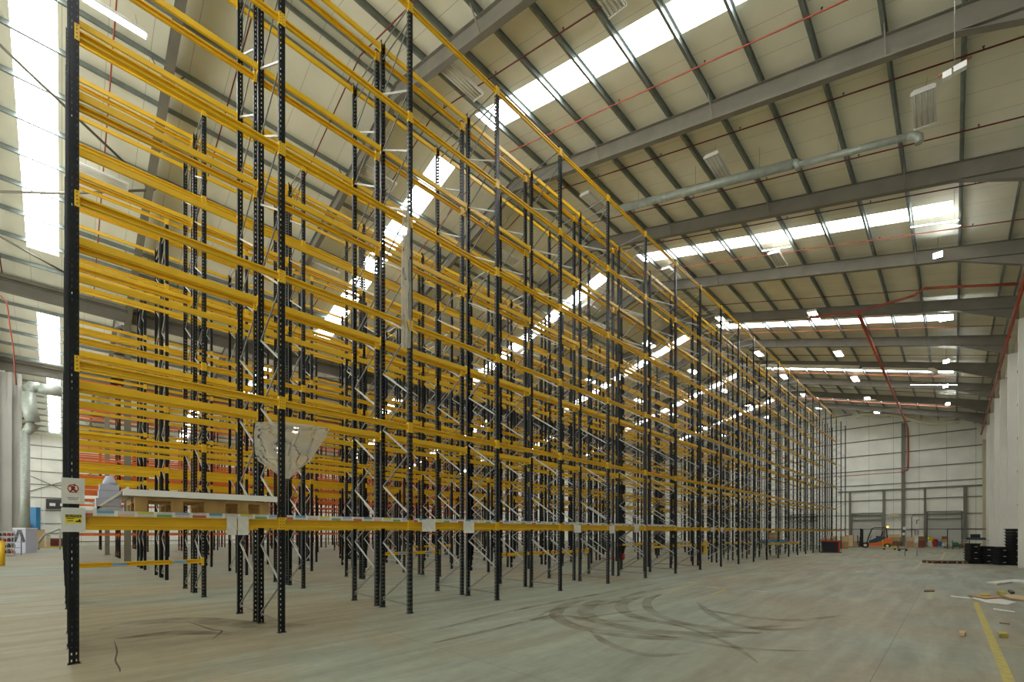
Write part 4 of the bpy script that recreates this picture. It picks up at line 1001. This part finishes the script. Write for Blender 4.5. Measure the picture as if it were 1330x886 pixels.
# ------------------------------------------------------------------ things between and under the racks
def rack_thing(X, Y, w, d, h_, m, label, z=0, name='carton_stack', cat='box'):
    r = thing(name, label, cat, (X*S, Y*S, z))
    link('carton', MB().box((-w/2,-d/2,0),(w/2,d/2,h_)).mesh('c', M[m]), r); link('tape_strip', MB().box((-w/2-.003,-d/2-.003,h_*.45),(w/2+.003,d/2+.003,h_*.55)).mesh('t', M['cardlight']), r)
p = at_x(996, 708, -5.0)
rack_thing(-5.08, 19.94, 1.25, 2.0, .18, 'blue', 'blue flat load on the low beams of the front rack', .555*S+.064, 'flat_load', 'load')
rack_thing(-5.02, 19.8, .6, .5, .5, 'card', 'brown carton on the blue flat load in the rack', .555*S+.244)
rack_thing(-5.05, 30.2, .8, 1.2, 1.1, 'card', 'brown carton stack on the floor under the far rack bays', 0)
rack_thing(-5.1, 31.7, .8, 1.2, 1.3, 'cardlight', 'pale carton stack on the floor in the last beamed bay', 0)
X_, Y_ = floor_pt(912, 719)
r = thing('yellow_guard', 'yellow box-shaped guard standing between the racks', 'guard', (X_, Y_+.2, 0), .2)
link('guard_body', MB().box((-.28,-.2,0),(.28,.2,.98)).mesh('g', M['yellow']), r); link('guard_cap', MB().box((-.3,-.22,.98),(.3,.22,1.03)).mesh('g', M['signyellow']), r)
X_, Y_ = floor_pt(797, 727)
r = thing('pallet_truck', 'red pallet truck low on the floor between racks', 'pallet truck', (X_, Y_, 0), TH)
for s_ in (-1, 1): link('fork', MB().box((-.75,s_*.2-.08,.06),(.45,s_*.2+.08,.13)).mesh('f', M['redp']), r)
link('pump_unit', MB().box((.45,-.25,.06),(.65,.25,.35)).mesh('f', M['redp']), r); link('tiller', MB().tube([(.6,0,.35),(.85,0,1.15)], .02, 8).tube([(.85,-.15,1.15),(.85,.15,1.15)], .02, 8).mesh('t', M['black']), r)
link('steer_wheel', MB().tube([(.58,-.1,.09),(.58,.1,.09)], .09, 14).mesh('w', M['rubber']), r)
X_, Y_ = floor_pt(188, 700.5)
# ------------------------------------------------------------------ left edge
def lpt(u, v):
    if v >= 711: return floor_pt(u, v)
    return at_x(u, v, -43.2+(v-706)*.8)[:2]
X_, Y_ = lpt(2.5, 735)
tag(link('bollard', MB().tube([(0,0,0),(0,0,1.25)], .11, 20).tube([(0,0,1.25),(0,0,1.30)], [.11,.05], 20).mesh('b', M['yellow']), None, (X_-.05, Y_, 0)), 'yellow bollard at the left picture edge', 'bollard')
X_, Y_ = floor_pt(2.5, 722)
r = thing('stock_cage', 'shelved roll cage full of dark stock at the left edge', 'roll cage', (X_, Y_, 0), TH+.35)
for z_ in (.12, .55, .98, 1.4, 1.72): link('cage_shelf', MB().box((-.9,-.4,z_),(.9,.4,z_+.04)).mesh('s', M['lilac']), r)
for sx in (-1, 1):
    for sy in (-1, 1): link('cage_post', MB().box((sx*.88-.02,sy*.38-.02,0),(sx*.88+.02,sy*.38+.02,1.85)).mesh('s', M['galv']), r)
n_ = 0
for z_ in (.16, .59, 1.02, 1.44):
    for q in range(7):
        n_ += 1
        hh = rnd.uniform(.2,.34) if z_ < 1.4 else .24
        c_, s_ = math.cos(TH+.35), math.sin(TH+.35); lx = -.76+q*.25
        for ly in (-.2,):
            tag(link('stock_jar', MB().tube([(0,0,0),(0,0,hh*.75),(0,0,hh*.8),(0,0,hh)], [.10,.10,.05,.06], 10).mesh('j', M[('darkred','dark','darkwood','redp')[n_%4]]), None, (X_+c_*lx-s_*ly, Y_+s_*lx+c_*ly, z_+.001)), 'dark stock jar, %s from one end on the %s shelf of the roll cage' % (ORD[q+1], {.16:'bottom',.59:'second',1.02:'third',1.44:'top'}[z_]), 'jar', 'stock jars in the roll cage')
X_, Y_ = floor_pt(25, 718.5)
r = thing('wrapped_crate', 'pale lilac wrapped crate with a dark pointed arch mark', 'crate', (X_, Y_, 0), TH+.02)
link('crate_body', MB().box((-.52,0,0),(.52,.9,2.02)).mesh('c', M['lilac']), r); link('crate_lid', MB().box((-.55,-.03,2.02),(.55,.93,2.08)).mesh('c', M['white']), r)
link('arch_mark', MB().bar((-.35,-.012,.9),(-.02,-.012,1.9), .01, .22, up=(1,0,0)).bar((.40,-.012,.9),(.07,-.012,1.9), .01, .22, up=(1,0,0)).mesh('a', M['dark']), r)
def solid(name, label, cat, u, v, w, d, h_, m, z=0, rz=TH):
    X_, Y_ = lpt(u, v); r = thing(name, label, cat, (X_, Y_, z), rz)
    link('body', MB().box((-w/2,0,0),(w/2,d,h_)).mesh('b', M[m]), r); link('edge_band', MB().box((-w/2-.01,-.01,h_-.08),(w/2+.01,d+.01,h_-.02)).mesh('e', M['card']), r); return r
solid('slatted_crate', 'narrow tan slatted crate right of the lilac crate', 'crate', 35, 713, .45, .6, 1.9, 'cream')
solid('wooden_crate', 'orange-brown wooden crate near the left edge floor', 'crate', 42.5, 709.5, .95, .8, 2.0, 'cardlight')
r = solid('tilted_carton', 'pale brown broad carton left of the handrail', 'box', 52, 707, 1.1, .7, 1.4, 'palewood')
r.rotation_euler = (0, 0, TH+.3)
X_, Y_ = at_x(31, 700, -43.6)[:2]
r = thing('access_lift', 'blue access lift machine standing before the partition', 'access lift', (X_, Y_, 0), TH)
link('lift_mast', MB().box((.6,.1,.6),(1.3,.6,4.6)).mesh('m', M['blue']), r); link('lift_cage', MB().box((-1.3,0,3.0),(.2,.9,3.12)).box((-1.3,0,3.1),(-1.2,.9,4.5)).box((-1.3,0,4.4),(.2,.9,4.5)).box((-.1,0,3.1),(.0,.9,4.4)).mesh('c', M['blue']), r)
link('lift_arm', MB().bar((-.5,-.1,3.6),(1.0,-.1,2.2), .12, .18).mesh('a', M['dark']), r); link('lift_base', MB().box((-.6,0,0),(1.5,1.1,.6)).mesh('b', M['blue']), r)
X_, Y_ = lpt(52, 700); zz = 1.0
r = thing('wall_ladder', 'pale ladder fixed upright on the far left wall', 'ladder', ((XL+.14)*S, at_x(52, 670, XL+.14)[1], 0), math.pi/2)
for s_ in (-1, 1): link('stile', MB().box((s_*.35-.04,-.04,.2),(s_*.35+.04,.04,5.6)).mesh('s', M['white']), r)
for k in range(14): link('rung', MB().box((-.35,-.02,.4+.38*k),(.35,.02,.44+.38*k)).mesh('s', M['white']), r)
a, b = floor_pt(50, 703), floor_pt(76, 706)
r = thing('stair_handrail', 'grey diagonal stair rail rising right beside the end post', 'handrail', (0,0,0))
d1 = at_x(50, 706, -36); d2 = at_x(57, 695, -36); d3 = at_x(78, 687, -36)
link('rail_bar', MB().tube([d1, d2, d3], .09, 8).mesh('r', M['duct']), r)
link('rail_upright', MB().tube([d3, (d3[0], d3[1], 0)], .06, 8).mesh('r', M['duct']), r)
link('rail_foot', MB().tube([d1, (d1[0], d1[1], 0)], .06, 8).mesh('r', M['duct']), r)
solid('red_cabinet', 'dark red low cabinet against the far left wall', 'cabinet', 69.5, 706, 1.0, .7, 1.0, 'darkred')
solid('yellow_kerb', 'low yellow kerb block before the dark red cabinet', 'kerb', 68, 709, 1.9, .4, .15, 'signyellow')
p = at_x(75, 655, XL+.13)
r = thing('heater_unit', 'dark wall-mounted heater unit beside the sign boards', 'heater', (p[0], p[1], p[2]))
link('heater_case', MB().box((-.2,-1.0,-.6),(.3,1.0,.6)).mesh('h', M['dark']), r); link('heater_grille', MB().box((.3,-.7,-.25),(.32,-.2,.1)).box((.3,.2,-.25),(.32,.7,.1)).mesh('h', M['white']), r)
